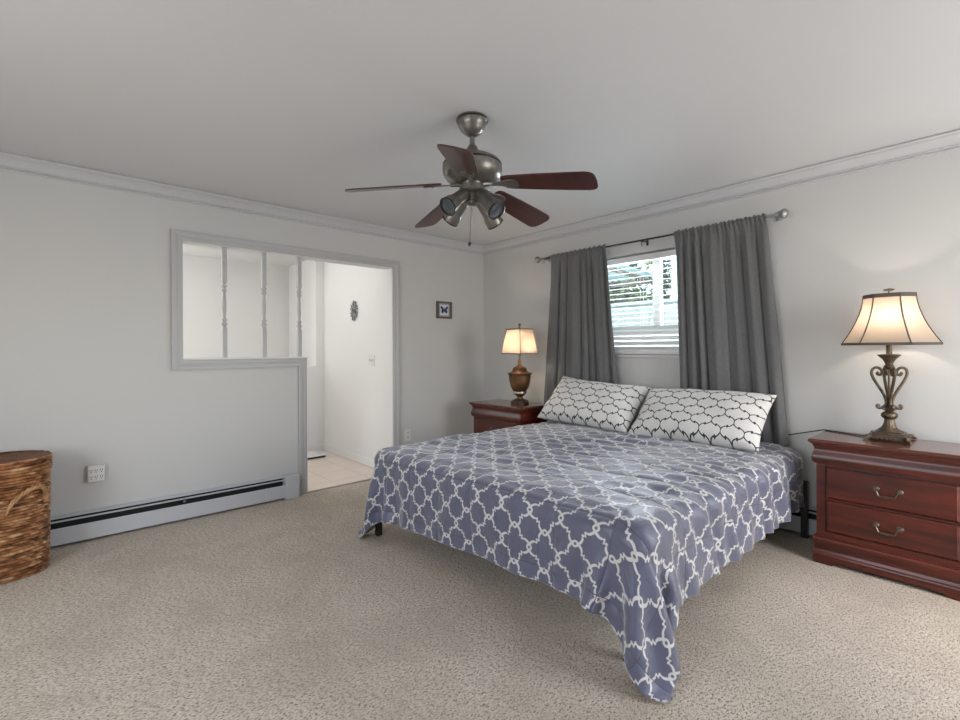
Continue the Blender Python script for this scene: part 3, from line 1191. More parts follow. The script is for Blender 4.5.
sc_ = thing('bathroom_scale', 'flat white bathroom scale with dark edge on the hall tile', 'scale', (2.21, 5.46, -0.002))
MB().box(-0.17, 0.17, -0.15, 0.15, 0.004, 0.022, 0.006).build('base', M['black_metal'], sc_)
MB().box(-0.17, 0.17, -0.152, 0.15, 0.022, 0.032, 0.004).build('platform', M['scale_top'], sc_)
MB().box(-0.03, 0.05, 0.095, 0.125, 0.0315, 0.0335).build('display', M['heater'], sc_)
for x in (-0.13, 0.13):
    for y in (-0.11, 0.11):
        MB().lathe([(0.02, 0.0), (0.02, 0.006)], (x, y, 0), 12).build('foot', M['black_metal'], sc_)


# ------------------------------------------------------------------ nightstands (front towards -x)
def nightstand(label, loc):
    t = thing('nightstand', label, 'nightstand', loc, 0, 'matching cherry nightstands')
    D, Wd = 0.38, 0.636
    x0, x1, y0, y1 = -D / 2, D / 2, -Wd / 2, Wd / 2
    bd = MB()
    bd.box(x0 + 0.014, x1, y0, y1, 0.145, 0.590)
    bd.box(x0, x0 + 0.014, y0, y0 + 0.043, 0.145, 0.590)
    bd.box(x0, x0 + 0.014, y1 - 0.043, y1, 0.145, 0.590)
    bd.box(x0, x0 + 0.014, y0 + 0.043, y1 - 0.043, 0.566, 0.590)
    bd.box(x0, x0 + 0.014, y0 + 0.043, y1 - 0.043, 0.145, 0.186)
    bd.box(x0, x0 + 0.014, y0 + 0.043, y1 - 0.043, 0.371, 0.379)
    bd.build('body', M['cherry'], t)
    base = MB()
    base.rectsweep([(0.0, 0.158), (0.006, 0.157), (0.006, 0.151), (0.014, 0.149), (0.017, 0.142), (0.016, 0.128),
                    (0.010, 0.100), (0.009, 0.082), (0.013, 0.068), (0.018, 0.062), (0.020, 0.054), (0.015, 0.050)], x0, x1, y0, y1)
    # bracket feet: aprons with a cut-out underneath
    o = 0.015

    def apron(a0, a1, fixed, th, axis):
        L_ = a1 - a0
        ks = [(0.0, 0.0), (0.085, 0.0), (0.105, 0.010), (0.13, 0.018), (0.18, 0.022), (L_ - 0.18, 0.022), (L_ - 0.13, 0.018), (L_ - 0.105, 0.010), (L_ - 0.085, 0.0), (L_, 0.0)]
        if axis == 'y':
            ks = [(0.0, 0.0), (0.07, 0.0), (0.10, 0.020), (L_ - 0.10, 0.020), (L_ - 0.07, 0.0), (L_, 0.0)]
        for (p, hp_), (q, hq_) in zip(ks[:-1], ks[1:]):
            base.prism([(a0 + p, hp_), (a0 + q, hq_), (a0 + q, 0.052), (a0 + p, 0.052)], axis, fixed, fixed + th)
    apron(y0 - o, y1 + o, x0 - o, 0.02, 'x')
    apron(x0 - o + 0.02, x1, y0 - o, 0.02, 'y')
    apron(x0 - o + 0.02, x1, y1 + o - 0.02, 0.02, 'y')
    base.build('plinth', M['cherry'], t)
    co = MB()
    co.rectsweep([(0.0, 0.574), (0.009, 0.575), (0.012, 0.580), (0.016, 0.586), (0.020, 0.598), (0.020, 0.612), (0.016, 0.630),
                  (0.010, 0.646), (0.008, 0.660), (0.010, 0.672), (0.015, 0.679), (0.017, 0.688), (0.025, 0.691), (0.025, 0.696)], x0, x1, y0, y1)
    co.build('cornice', M['cherry'], t, True, 30)
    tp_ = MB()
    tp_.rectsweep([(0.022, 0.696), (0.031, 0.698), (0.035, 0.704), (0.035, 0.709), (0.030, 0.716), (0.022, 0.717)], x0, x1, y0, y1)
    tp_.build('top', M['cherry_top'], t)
    for z0, z1 in ((0.384, 0.561), (0.191, 0.366)):
        d = MB()
        dy0, dy1 = y0 + 0.047, y1 - 0.047
        d.box(x0 - 0.006, x0 + 0.016, dy0, dy1, z0, z1)
        # raised field with bevelled edge
        vs = [(x0 - 0.006, dy0, z0), (x0 - 0.006, dy1, z0), (x0 - 0.006, dy1, z1), (x0 - 0.006, dy0, z1)]
        e = 0.009
        vs += [(x0 - 0.013, dy0 + e, z0 + e), (x0 - 0.013, dy1 - e, z0 + e), (x0 - 0.013, dy1 - e, z1 - e), (x0 - 0.013, dy0 + e, z1 - e)]
        d._add(vs, [(0, 1, 5, 4), (1, 2, 6, 5), (2, 3, 7, 6), (3, 0, 4, 7), (4, 5, 6, 7)])
        dr = d.build('drawer', M['cherry'], t)
        h = MB()
        zc = (z0 + z1) / 2 + 0.012
        for s in (-1, 1):
            yy = s * 0.049
            h.lathe([(0.0165, 0.0), (0.0165, 0.003), (0.011, 0.007), (0.005, 0.010), (0.005, 0.020), (0.007, 0.024), (0.0001, 0.027)],
                    (x0 - 0.013, yy, zc), 16, sx=0.85, sy=1.1, rot=Matrix.Rotation(-PI / 2, 3, 'Y'))
        half = [(0.049, 0.000, 0.020), (0.043, -0.008, 0.024), (0.038, -0.018, 0.027), (0.035, -0.027, 0.028), (0.028, -0.033, 0.028), (0.017, -0.031, 0.028), (0.007, -0.032, 0.028)]
        ctrl = [(-a_, b_, c_) for a_, b_, c_ in half] + [(a_, b_, c_) for a_, b_, c_ in reversed(half)]
        h.tube([(x0 - 0.013 - c_, a_, zc + b_) for a_, b_, c_ in ctrl],
               [0.0036, 0.0036, 0.0036, 0.0036, 0.0038, 0.004, 0.0062, 0.0062, 0.004, 0.0038, 0.0036, 0.0036, 0.0036, 0.0036], 8)
        h.build('handle', M['antique'], dr, True, 40)
    return t


NSR = (3.275 + 0.035 + 0.190, 0.422, 0)
NSL = (3.118 + 0.035 + 0.190, 3.262, 0)
ns = nightstand('reddish wood nightstand right of the bed, holding the scrollwork lamp', NSR)
ns2 = copy_tree(ns)
ns2.location = NSL
ns2['label'] = 'reddish wood nightstand in the far corner, holding the urn lamp'
ZT = 0.717

# ------------------------------------------------------------------ scroll lamp (right)
LR = (3.575, 0.447, ZT)
lp = thing('table_lamp', 'tall scrollwork metal table lamp with flared shade on the right nightstand', 'lamp', LR)
bs = MB()
for (h, z0, z1) in ((0.082, 0.022, 0.032), (0.070, 0.032, 0.042), (0.056, 0.042, 0.050)):
    bs.box(-h, h, -h, h, z0, z1, 0.004)
bs.box(-0.078, 0.078, -0.078, 0.078, 0.010, 0.022, 0.003)
for sx in (-1, 1):
    for sy in (-1, 1):
        bs.tube([(sx * 0.070, sy * 0.070, 0.020), (sx * 0.088, sy * 0.088, 0.018), (sx * 0.094, sy * 0.094, 0.008), (sx * 0.103, sy * 0.103, 0.008)],
                [0.012, 0.013, 0.008, 0.006], 8)
# scalloped lace on the base sides
for s in (-1, 1):
    for i in range(7):
        c = -0.060 + i * 0.020
        bs.tube([(s * 0.083, c - 0.010, 0.020), (s * 0.086, c, 0.009), (s * 0.083, c + 0.010, 0.020)], 0.004, 6)
        bs.tube([(c - 0.010, s * 0.083, 0.020), (c, s * 0.086, 0.009), (c + 0.010, s * 0.083, 0.020)], 0.004, 6)
bs.build('base', M['bronze'], lp, True, 35)
st = MB()


def fluted(u, v):
    th = 2 * PI * u
    prof = [(0.052, 0.050), (0.048, 0.056), (0.034, 0.068), (0.027, 0.085), (0.022, 0.110), (0.022, 0.118)]
    x = v * (len(prof) - 1)
    i = min(int(x), len(prof) - 2)
    fr_ = x - i
    r = prof[i][0] * (1 - fr_) + prof[i + 1][0] * fr_
    z = prof[i][1] * (1 - fr_) + prof[i + 1][1] * fr_
    r *= 1 + 0.05 * abs(math.sin(7 * th))
    return (r * math.cos(th), r * math.sin(th), z)


st.grid(fluted, 84, 26, True)
st.lathe([(0.020, 0.116), (0.030, 0.120), (0.037, 0.130), (0.039, 0.138), (0.037, 0.147), (0.028, 0.156), (0.018, 0.160), (0.022, 0.166),
          (0.032, 0.169), (0.032, 0.173), (0.016, 0.176), (0.010, 0.190)], seg=28)
st.cyl((0, 0, 0.175), (0, 0, 0.42), 0.006)
st.lathe([(0.012, 0.40), (0.018, 0.405), (0.024, 0.415), (0.024, 0.422), (0.018, 0.428), (0.020, 0.440), (0.028, 0.455), (0.034, 0.463), (0.052, 0.480),
          (0.054, 0.486), (0.040, 0.488), (0.014, 0.490)], seg=28)
st.cyl((0, 0, 0.486), (0, 0, 0.545), 0.014)
st.build('stem', M['bronze'], lp, True, 40)
for q in range(4):
    an = q * PI / 2 + math.radians(24)
    pts = []
    # lower curl
    for i in range(14):
        t = i / 13
        a_ = PI * 1.9 * (1 - t) + PI * 0.5
        rr = 0.008 + 0.009 * t
        pts.append((0.034 + rr * math.cos(a_ - PI), 0.195 + rr * math.sin(a_ - PI)))
    curve = [(0.014, 0.205), (0.018, 0.235), (0.034, 0.275), (0.056, 0.315), (0.074, 0.352), (0.081, 0.378), (0.078, 0.398),
             (0.066, 0.410), (0.050, 0.410), (0.038, 0.400), (0.033, 0.386), (0.038, 0.372), (0.050, 0.370), (0.056, 0.378), (0.050, 0.385)]
    low = [(0.052, 0.196), (0.056, 0.188), (0.052, 0.180), (0.042, 0.178), (0.030, 0.184), (0.020, 0.194)]
    allp = [Vector((x, z)) for x, z in ([(0.044, 0.190)] + low + curve)]
    sm_ = []
    for i in range(len(allp) - 1):
        p0, p1, p2, p3 = allp[max(0, i - 1)], allp[i], allp[i + 1], allp[min(len(allp) - 1, i + 2)]
        for k_ in range(4):
            t = k_ / 4
            sm_.append(0.5 * ((2 * p1) + (p2 - p0) * t + (2 * p0 - 5 * p1 + 4 * p2 - p3) * t * t + (3 * p1 - p0 - 3 * p2 + p3) * t ** 3))
    sm_.append(allp[-1])
    sc1 = MB()
    sc1.tube([(p.x * math.cos(an), p.x * math.sin(an), p.y) for p in sm_], 0.0078, 8)
    sc1.build('scroll', M['bronze'], lp, True, 60)


def bell_shade(z0, z1, rb, rt, sx, sy, panels, power):
    def rad(v):
        return rt + (rb - rt) * (1 - v) ** power

    def fn(u, v):
        th = 2 * PI * u + PI / panels
        seg = 2 * PI / panels
        ph = ((th - PI / panels) % seg) - seg / 2
        poly = math.cos(seg / 2) / math.cos(ph)
        k = 0.45 + 0.55 * poly
        r = rad(min(1, max(0, v))) * k
        return (r * math.cos(th) * sx, r * math.sin(th) * sy, z0 + (z1 - z0) * v)
    return fn, rad


SX, SY = 0.76, 1.0
z0s, z1s = 0.545, 0.830
fn, rad = bell_shade(z0s, z1s, 0.222, 0.116, SX, SY, 6, 1.75)
sh = MB().grid(fn, 96, 24, True).build('lamp_shade', M['shade'], lp, True, 80, fix=False)
def band(fnc, va, vb, sc_k, n=96):
    """closed strip round a shade, a little outside it"""
    mb = MB()
    mb.grid(lambda u, v: tuple(c_ * (sc_k if k_ < 2 else 1) for k_, c_ in enumerate(fnc(u, va + (vb - va) * v))), n, 2, True)
    o1 = n * 2
    mb.grid(lambda u, v: tuple(c_ * (2 - sc_k if k_ < 2 else 1) for k_, c_ in enumerate(fnc(u, va + (vb - va) * v))), n, 2, True)
    for i in range(n):
        k = (i + 1) % n
        for e in (0, 1):
            mb.f.append((i * 2 + e, k * 2 + e, o1 + k * 2 + e, o1 + i * 2 + e))
    return mb


band(fn, -0.015, 0.035, 1.012).build('trim_band', M['trimband'], sh, True, 50)
band(fn, 0.935, 1.015, 1.018).build('trim_band', M['trimband'], sh, True, 50)
for i in range(6):
    sv = MB()
    sv.tube([Vector(fn(i / 6.0, j / 20)) * 1.002 for j in range(21)], 0.0036, 6)
    sv.build('seam', M['trimband'], sh, True)
fnl = MB()
fnl.cyl((0, 0, 0.545), (0, 0, 0.60), 0.012)
for s in (-1, 1):
    fnl.tube([(0, s * 0.012, 0.56), (0, s * 0.06, 0.64), (0, s * 0.055, 0.76), (0, 0, 0.832)], 0.002, 6)
for i in range(3):
    a_ = 2 * PI * i / 3 + 0.3
    fnl.cyl((0, 0, 0.826), (0.114 * SX * math.cos(a_), 0.114 * math.sin(a_), 0.828), 0.002, seg=6)
fnl.build('harp', M['antique'], lp, True)
fnl = MB()
fnl.lathe([(0.006, 0.832), (0.008, 0.838), (0.003, 0.844), (0.003, 0.850), (0.022, 0.853), (0.030, 0.860), (0.020, 0.864), (0.0001, 0.868)], seg=16, sx=0.5)
fnl.build('finial', M['antique'], lp, True)
MB().lathe([(0.0001, 0.60), (0.016, 0.605), (0.028, 0.635), (0.031, 0.66), (0.024, 0.685), (0.0001, 0.70)], seg=20).build('bulb', M['bulb'], lp, True)
cr = MB()
cpts = [(-0.02, 0.09, 0.006), (0.03, 0.19, 0.004), (0.07, 0.28, 0.004), (0.10, 0.335, 0.002), (0.13, 0.40, -0.02), (0.14, 0.50, -0.05), (0.14, 0.62, -0.085),
        (0.135, 0.72, -0.12), (0.13, 0.80, -0.2)]
cr.tube(cpts, 0.0035, 6)
cr.build('cord', M['cord'], lp, True)
light('scroll_lamp_bulb', 'POINT', (LR[0], LR[1], LR[2] + 0.68), 10.5, (1.0, 0.87, 0.72), radius=0.03)

# ------------------------------------------------------------------ urn lamp (left)
LL = (3.385, 3.165, ZT)
lq = thing('table_lamp', 'bronze urn table lamp with square shade on the corner nightstand', 'lamp', LL)
MB().lathe([(0.088, 0.0), (0.090, 0.006), (0.090, 0.020), (0.084, 0.026), (0.076, 0.034), (0.050, 0.044), (0.032, 0.052)], seg=10).build('base', M['bronze'], lq, True, 30)
ur = MB()
ur.lathe([(0.032, 0.050), (0.028, 0.060), (0.030, 0.070), (0.052, 0.088), (0.060, 0.098)], seg=32)
ur.lathe([(0.062, 0.116), (0.074, 0.135), (0.090, 0.17), (0.100, 0.21), (0.106, 0.25), (0.108, 0.272), (0.110, 0.280),
          (0.120, 0.288), (0.122, 0.295), (0.116, 0.299), (0.100, 0.303), (0.080, 0.312), (0.072, 0.322), (0.070, 0.335), (0.064, 0.346), (0.050, 0.356),
          (0.026, 0.366), (0.018, 0.376), (0.016, 0.42), (0.012, 0.424)], seg=36)
ur.build('urn', M['urn'], lq, True, 40)
MB().lathe([(0.056, 0.096), (0.066, 0.098), (0.069, 0.107), (0.066, 0.117), (0.056, 0.119)], seg=32).build('ring', M['urn_ring'], lq, True, 50)


def sq_shade(z0, z1, hb, ht):
    def fn(u, v):
        th = 2 * PI * u + PI / 4
        n = 9
        c, s = math.cos(th), math.sin(th)
        k = (abs(c) ** n + abs(s) ** n) ** (-1 / n)
        h = ht + (hb - ht) * (1 - v) ** 1.25
        return (h * k * c, h * k * s, z0 + (z1 - z0) * v)
    return fn


fq = sq_shade(0.485, 0.722, 0.134, 0.099)
sq = MB().grid(fq, 96, 12, True).build('lamp_shade', M['shade'], lq, True, 50, fix=False)
for v_ in (0.0, 1.0):
    tb = MB()
    tb.tube([fq(i / 96, v_) for i in range(96)], 0.0045, 6, True)
    tb.build('trim_band', M['trimband'], sq, True)
for i in range(4):
    tb = MB()
    tb.tube([fq(i / 4, j / 11) for j in range(12)], 0.0042, 6)
    tb.build('seam', M['trimband'], sq, True)
hp = MB()
hp.cyl((0, 0, 0.42), (0, 0, 0.50), 0.010)
for s in (-1, 1):
    hp.tube([(0, s * 0.01, 0.46), (0, s * 0.055, 0.55), (0, s * 0.05, 0.66), (0, 0, 0.724)], 0.002, 6)
    hp.cyl((0, 0, 0.718), (s * 0.097, 0, 0.720), 0.002, seg=6)
hp.build('harp', M['antique'], lq, True)
MB().lathe([(0.005, 0.722), (0.010, 0.730), (0.010, 0.738), (0.005, 0.746), (0.013, 0.758), (0.015, 0.767), (0.010, 0.776), (0.0001, 0.780)], seg=16).build('finial', M['rod_dark'], lq, True)
MB().lathe([(0.0001, 0.50), (0.016, 0.505), (0.026, 0.535), (0.030, 0.56), (0.022, 0.585), (0.0001, 0.60)], seg=20).build('bulb', M['bulb'], lq, True)
light('urn_lamp_bulb', 'POINT', (LL[0], LL[1], LL[2] + 0.57), 32.0, (1.0, 0.78, 0.56), radius=0.03)

# ------------------------------------------------------------------ curtain rod and curtains
RX, RZ = XR - 0.10, 2.148
rd = thing('curtain_rod', 'thin metal curtain rod with silver finials above the window', 'curtain rod', (RX, 2.05, RZ))
MB().cyl((0, -0.99, 0), (0, 1.06, 0), 0.0075).build('rod', M['rod_dark'], rd, True)
for s, y in ((-1, -0.955), (1, 1.02)):
    fb = MB()
    fb.cyl((0, y, 0), (0, y + s * 0.055, 0), 0.010)
    fb.lathe([(0.0001, -0.030), (0.014, -0.028), (0.030, -0.010), (0.034, 0.004), (0.026, 0.018), (0.012, 0.026), (0.0001, 0.028)],
             (0, y + s * 0.10, 0), 18, rot=Matrix.Rotation(-PI / 2 * s, 3, 'X'))
    fb.cyl((0, y + s * 0.05, 0), (0, y + s * 0.075, 0), 0.016, 0.012)
    fb.build('finial', M['silver'], rd, True, 40)
for y in (-1.00, -0.02, 1.035):
    br = MB()
    br.lathe([(0.034, 0.0), (0.034, 0.004), (0.022, 0.008), (0.010, 0.010)], (0.10, y, 0.012), 24, rot=Matrix.Rotation(-PI / 2, 3, 'Y')) if abs(y) > 0.5 else br.box(0.094, 0.10, y - 0.008, y + 0.008, -0.03, 0.02)
    br.tube([(0.098, y, 0.0), (0.03, y, -0.006), (0.0, y, -0.013), (-0.014, y, -0.004)], 0.0055, 8)
    br.cyl((0.0, y, -0.012), (0.0, y, -0.050), 0.0055 if abs(y) > 0.5 else 0.0035)
    br.build('bracket', M['silver'] if abs(y) > 0.5 else M['rod_dark'], rd, True, 40)


def curtain(name, label, yt0, yt1, yb0, yb1, zb_, seed, nf):
    """yt0<yt1 at the rod, yb0<yb1 at the hem"""
    r = random.Random(seed)
    ph = [r.uniform(0, 2 * PI) for _ in range(6)]
    # irregular fold widths
    ws = [r.uniform(0.45, 1.6) for _ in range(nf)]
    cum = [0.0]
    for w_ in ws:
        cum.append(cum[-1] + w_ / sum(ws))
    hts = [r.uniform(0.55, 1.25) for _ in range(nf)]
    zt = 0.0 + RZ + 0.022
    nu, nv = 300, 90

    def fn(u, v):
        z = zt + (zb_ - zt) * v
        y = (yt0 + (yt1 - yt0) * u) * (1 - v) + (yb0 + (yb1 - yb0) * u) * v
        uu = min(0.9999, max(0.0, u + 0.010 * math.sin(2 * PI * u * 2 + ph[0] + 1.5 * v)))
        k = 0
        while k < nf - 1 and uu >= cum[k + 1]:
            k += 1
        t = (uu - cum[k]) / (cum[k + 1] - cum[k])
        # broad rounded front, narrow crease behind
        s_ = math.sin(PI * t)
        lobe = abs(s_) ** 0.55
        amp = (0.040 + 0.018 * v) * hts[k]
        x = -(amp * lobe - 0.035) * min(1, 0.25 + v * 5) + 0.006 * math.sin(2 * PI * uu * 11 + ph[4]) * (1 - 0.5 * v)
        fine = math.sin(2 * PI * nf * 3.3 * u + ph[5])
        # gathers on the rod pocket
        g = math.exp(-((v - 0.0) / 0.045) ** 2)
        x = x * (1 - 0.7 * g) + 0.006 * fine * g
        neck = math.exp(-((z - (RZ - 0.028)) / 0.010) ** 2)
        x *= 1 - 0.4 * neck
        dz = 0.006 * fine * g + 0.004 * math.sin(2 * PI * nf * 1.7 * u) * g
        pocket = 0.012 * math.exp(-((z - RZ) / 0.016) ** 2)
        return (RX - 0.004 - pocket + x * 0.8, y, z + dz)
    mb = MB().grid(fn, nu, nv)
    o = mb.build(name, M['curtain'], None, True, 80, fix=False)
    s_ = o.modifiers.new('thick', 'SOLIDIFY')
    s_.thickness = 0.002
    return tag(o, label, 'curtain', 'grey curtains on one rod')


curtain('curtain', 'grey curtain panel left of the window, above the corner nightstand', 2.375, 2.995, 2.235, 3.125, 0.60, 3, 7)
curtain('curtain', 'grey curtain panel right of the window, falling behind the right pillow', 1.100, 1.752, 0.975, 1.700, 0.585, 11, 7)

# ------------------------------------------------------------------ bed
BX0, BX1, BY0, BY1, BZ = 1.60, 3.66, 0.888, 2.86, 0.575
bed = thing('bed', 'king bed with a black metal frame under the patterned comforter', 'bed', ((BX0 + BX1) / 2, (BY0 + BY1) / 2, 0))
bx, by = (BX1 - BX0) / 2 - 0.025, (BY1 - BY0) / 2 - 0.060
HXL = bx + 0.040                                   # head legs stand just past the mattress
for lx, ly in ((-bx + 0.09, -by + 0.06), (-bx + 0.01, by + 0.028), (HXL, -by - 0.061), (HXL, by + 0.03)):
    MB().box(lx - 0.019, lx + 0.019, ly - 0.019, ly + 0.019, 0, 0.37 if lx > 0 else 0.35, 0.003).build('leg', M['black_metal'], bed)
MB().box(-0.02, 0.02, -0.02, 0.02, 0, 0.31, 0.003).build('leg', M['black_metal'], bed)
fm = MB()
for s in (-1, 1):
    yo = s * (by - 0.005)
    fm.box(-bx, HXL, yo - 0.018, yo + 0.018, 0.31, 0.35)
    xo = HXL if s > 0 else -bx + 0.01
    fm.box(xo - 0.018, xo + 0.018, -by - (0.061 if s > 0 else 0), by + 0.03, 0.31, 0.35)
fm.box(-bx, bx, -0.02, 0.02, 0.31, 0.35)
for i in range(10):
    x = -bx + 0.15 + i * 0.195
    fm.box(x - 0.03, x + 0.03, -by + 0.01, by - 0.01, 0.35, 0.358)
fm.build('frame', M['black_metal'], bed)
MB().box(-bx + 0.01, bx, -by - 0.025, by + 0.025, 0.360, BZ - 0.012, 0.045).build('mattress', M['mattress'], bed, True, 50)


CUT = 0.16
TUGX, TUGY = 0.8, 2.6


# comforter: sheet draped over the bed by a small position-based cloth solver
def drape():
    hs = 0.042
    u0, u1 = BX0 - 0.47, 3.625          # foot hem to head end
    v0, v1 = BY0 - 0.322, BY1 + 0.22
    nu = int(round((u1 - u0) / hs)) + 1
    nv = int(round((v1 - v0) / hs)) + 1
    us = np.linspace(u0, u1, nu)
    vs = np.linspace(v0, v1, nv)
    U, V = np.meshgrid(us, vs, indexing='ij')
    # the sheet lies a little askew: more hangs over at the far end of the foot
    skew = np.clip((V - BY0) / (BY1 - BY0), 0, 1)
    U = u1 - (u1 - U) * (u1 - (BX0 - 0.295 - 0.095 * skew)) / (u1 - u0)
    # the near corner of the comforter is cut a little round
    ca = np.clip((BX0 - U) / 0.30, 0, 1)
    cb = np.clip((BY0 - V) / 0.32, 0, 1)
    cut = CUT * np.minimum(ca, cb) ** 1.5
    U = U + cut * np.maximum(BX0 - U, 0)
    V = V + cut * np.maximum(BY0 - V, 0)
    P = np.stack([U, V, np.full_like(U, BZ + 0.02)], -1)
    P0 = P.reshape(-1, 3).copy()
    prev = P.copy()
    pin = (U > BX0 + 0.10) & (V > BY0 + 0.10) & (V < BY1 - 0.10)
    wt = np.where(pin, 0.0, 1.0)
    du, dv = us[1] - us[0], vs[1] - vs[0]
    dd = math.hypot(du, dv)
    cons = []

    def sl(i, j):
        return (i, j)
    I, J = np.meshgrid(np.arange(nu), np.arange(nv), indexing='ij')

    def add(mask, oi, oj, rest, k):
        a = np.nonzero(mask)
        ia, ja = a
        ib, jb = ia + oi, ja + oj
        ok = (ib < nu) & (jb < nv) & (jb >= 0)
        ia, ja, ib, jb = ia[ok], ja[ok], ib[ok], jb[ok]
        A, B = ia * nv + ja, ib * nv + jb
        live = (wt.ravel()[A] + wt.ravel()[B]) > 0
        A, B = A[live], B[live]
        cons.append((A, B, np.linalg.norm(P0[A] - P0[B], axis=1), k))
    for p in (0, 1):
        add(I % 2 == p, 1, 0, du, 1.0)
        add(J % 2 == p, 0, 1, dv, 1.0)
        add(I % 2 == p, 1, 1, dd, 0.1)
        add(I % 2 == p, 1, -1, dd, 0.1)
        add((I // 2) % 2 == p, 2, 0, 2 * du, 0.1)
        add((J // 2) % 2 == p, 0, 2, 2 * dv, 0.1)
    Pf = P.reshape(-1, 3)
    Pp = prev.reshape(-1, 3)
    wf = wt.ravel()
    free = wf > 0
    R = 0.065
    c = np.array([(BX0 + BX1 + 0.4) / 2, (BY0 + BY1) / 2, BZ / 2 + 0.05])
    hh = np.array([(BX1 + 0.4 - BX0) / 2, (BY1 - BY0) / 2, BZ / 2 - 0.05])

    def collide(X):
        q = np.abs(X - c) - (hh - R)
        qm = np.maximum(q, 0)
        ln_ = np.linalg.norm(qm, axis=1)
        inn = np.minimum(q.max(axis=1), 0)
        d = ln_ + inn - R - 0.008
        hit = (d < 0)
        g = np.zeros_like(X)
        out = ln_ > 1e-9
        g[out] = qm[out] / ln_[out, None]
        k_ = ~out
        if k_.any():
            ax = q[k_].argmax(axis=1)
            g[np.nonzero(k_)[0], ax] = 1
        g *= np.sign(X - c)
        X = X - np.where(hit, d, 0)[:, None] * g
        low = X[:, 2] < 0.020
        X[low, 2] = 0.020
        return X, hit | low
    # the near corner was pulled straight out when the bed was made
    tug = np.zeros_like(Pf)
    tug[:, 1] = -TUGY * (ca * cb).ravel()
    tug[:, 0] = TUGX * (ca * cb).ravel()
    dt = 1 / 40
    for step in range(240):
        vel = (Pf - Pp) / dt * 0.965
        vel[:, 2] -= 9.8 * dt
        vel += tug * dt
        sp = np.linalg.norm(vel, axis=1, keepdims=True)
        vel *= np.minimum(1, 2.0 / np.maximum(sp, 1e-9))
        Pp = Pf.copy()
        Pf = np.where(free[:, None], Pf + vel * dt, Pf)
        for it in range(14):
            for A, B, rest, k in cons:
                d = Pf[B] - Pf[A]
                L = np.linalg.norm(d, axis=1)
                wa, wb = wf[A], wf[B]
                s_ = (k * (L - rest) / np.maximum(L, 1e-9) / (wa + wb))[:, None] * d
                Pf[A] += s_ * wa[:, None]
                Pf[B] -= s_ * wb[:, None]
            Xn, hit = collide(Pf[free])
            Pf[free] = Xn
        # friction
        h = np.zeros(len(Pf), bool)
        h[np.nonzero(free)[0]] = hit
        Pp[h] = Pf[h] - (Pf[h] - Pp[h]) * 0.3
    P = Pf.reshape(nu, nv, 3)

    def up(Q, axis, n):
        Q = np.moveaxis(Q, axis, 0)
        m_ = Q.shape[0]
        x = np.linspace(0, m_ - 1, (m_ - 1) * n + 1)
        i = np.minimum(np.floor(x).astype(int), m_ - 2)
        t = (x - i).reshape(-1, *([1] * (Q.ndim - 1)))
        p0, p1, p2, p3 = Q[np.maximum(i - 1, 0)], Q[i], Q[i + 1], Q[np.minimum(i + 2, m_ - 1)]
        O = 0.5 * (2 * p1 + (p2 - p0) * t + (2 * p0 - 5 * p1 + 4 * p2 - p3) * t ** 2 + (3 * p1 - p0 - 3 * p2 + p3) * t ** 3)
        return np.moveaxis(O, 0, axis)
    F = 5
    Q = up(up(P, 0, F), 1, F)
    us2 = np.linspace(u0, u1, Q.shape[0])
    vs2 = np.linspace(v0, v1, Q.shape[1])
    U2, V2 = np.meshgrid(us2, vs2, indexing='ij')
    gu = np.gradient(Q, axis=0)
    gv = np.gradient(Q, axis=1)
    N = np.cross(gu, gv)
    N /= np.maximum(np.linalg.norm(N, axis=2, keepdims=True), 1e-9)
    # folds gathered down the right-hand side, soft creases across the top
    side = np.clip((BY0 + 0.16 - V2) / 0.30, 0, 1)
    head = np.clip((U2 - BX0 - 0.05) / 0.25, 0, 1)
    sk = U2 + 0.45 * (V2 - BY0)
    fold = np.sin(sk * 29 + 1.3 * np.sin(U2 * 7)) * 0.6 + np.sin(sk * 47 + 2.0 + np.sin(U2 * 11)) * 0.4
    disp = 0.020 * side ** 1.1 * head * fold
    foot = np.clip((BX0 - 0.05 - U2) / 0.35, 0, 1)
    disp += foot * 0.008 * np.sin(V2 * 16 + 1.0 + np.sin(V2 * 5))
    top = np.clip((U2 - BX0) / 0.3, 0, 1) * np.clip((V2 - BY0) / 0.2, 0, 1)
    disp += top * (0.0085 * np.sin(U2 * 34 + 2.2 * np.sin(V2 * 3.1) + 0.9 * np.sin(V2 * 8 + U2 * 3)) * (0.5 + 0.5 * np.sin(V2 * 4.3 + U2 * 2))
                   + 0.0052 * np.sin(U2 * 61 + 3 * np.sin(V2 * 2.3 + 1) + V2 * 4) * (0.5 + 0.5 * np.sin(V2 * 7 + 1)))
    # the filling lies in soft hills
    disp += 0.008 * np.sin(U2 * 9.5 + 1.1 * np.sin(V2 * 4 + 1)) * np.sin(V2 * 7.3 + 0.8 + 0.9 * np.sin(U2 * 5))
    # quilting: puff between stitch lines
    qa = np.abs(((U2 / 0.30 + QOX) % 1.0) - 0.5) * 2
    qb = np.abs(((V2 / 0.27 + 0.667) % 1.0) - 0.5) * 2
    disp += 0.007 * (np.minimum(qa, qb) ** 0.45 - 0.6)
    Q = Q + N * disp[..., None]
    Q[..., 2] = np.maximum(Q[..., 2], 0.012)
    return Q, U2, V2


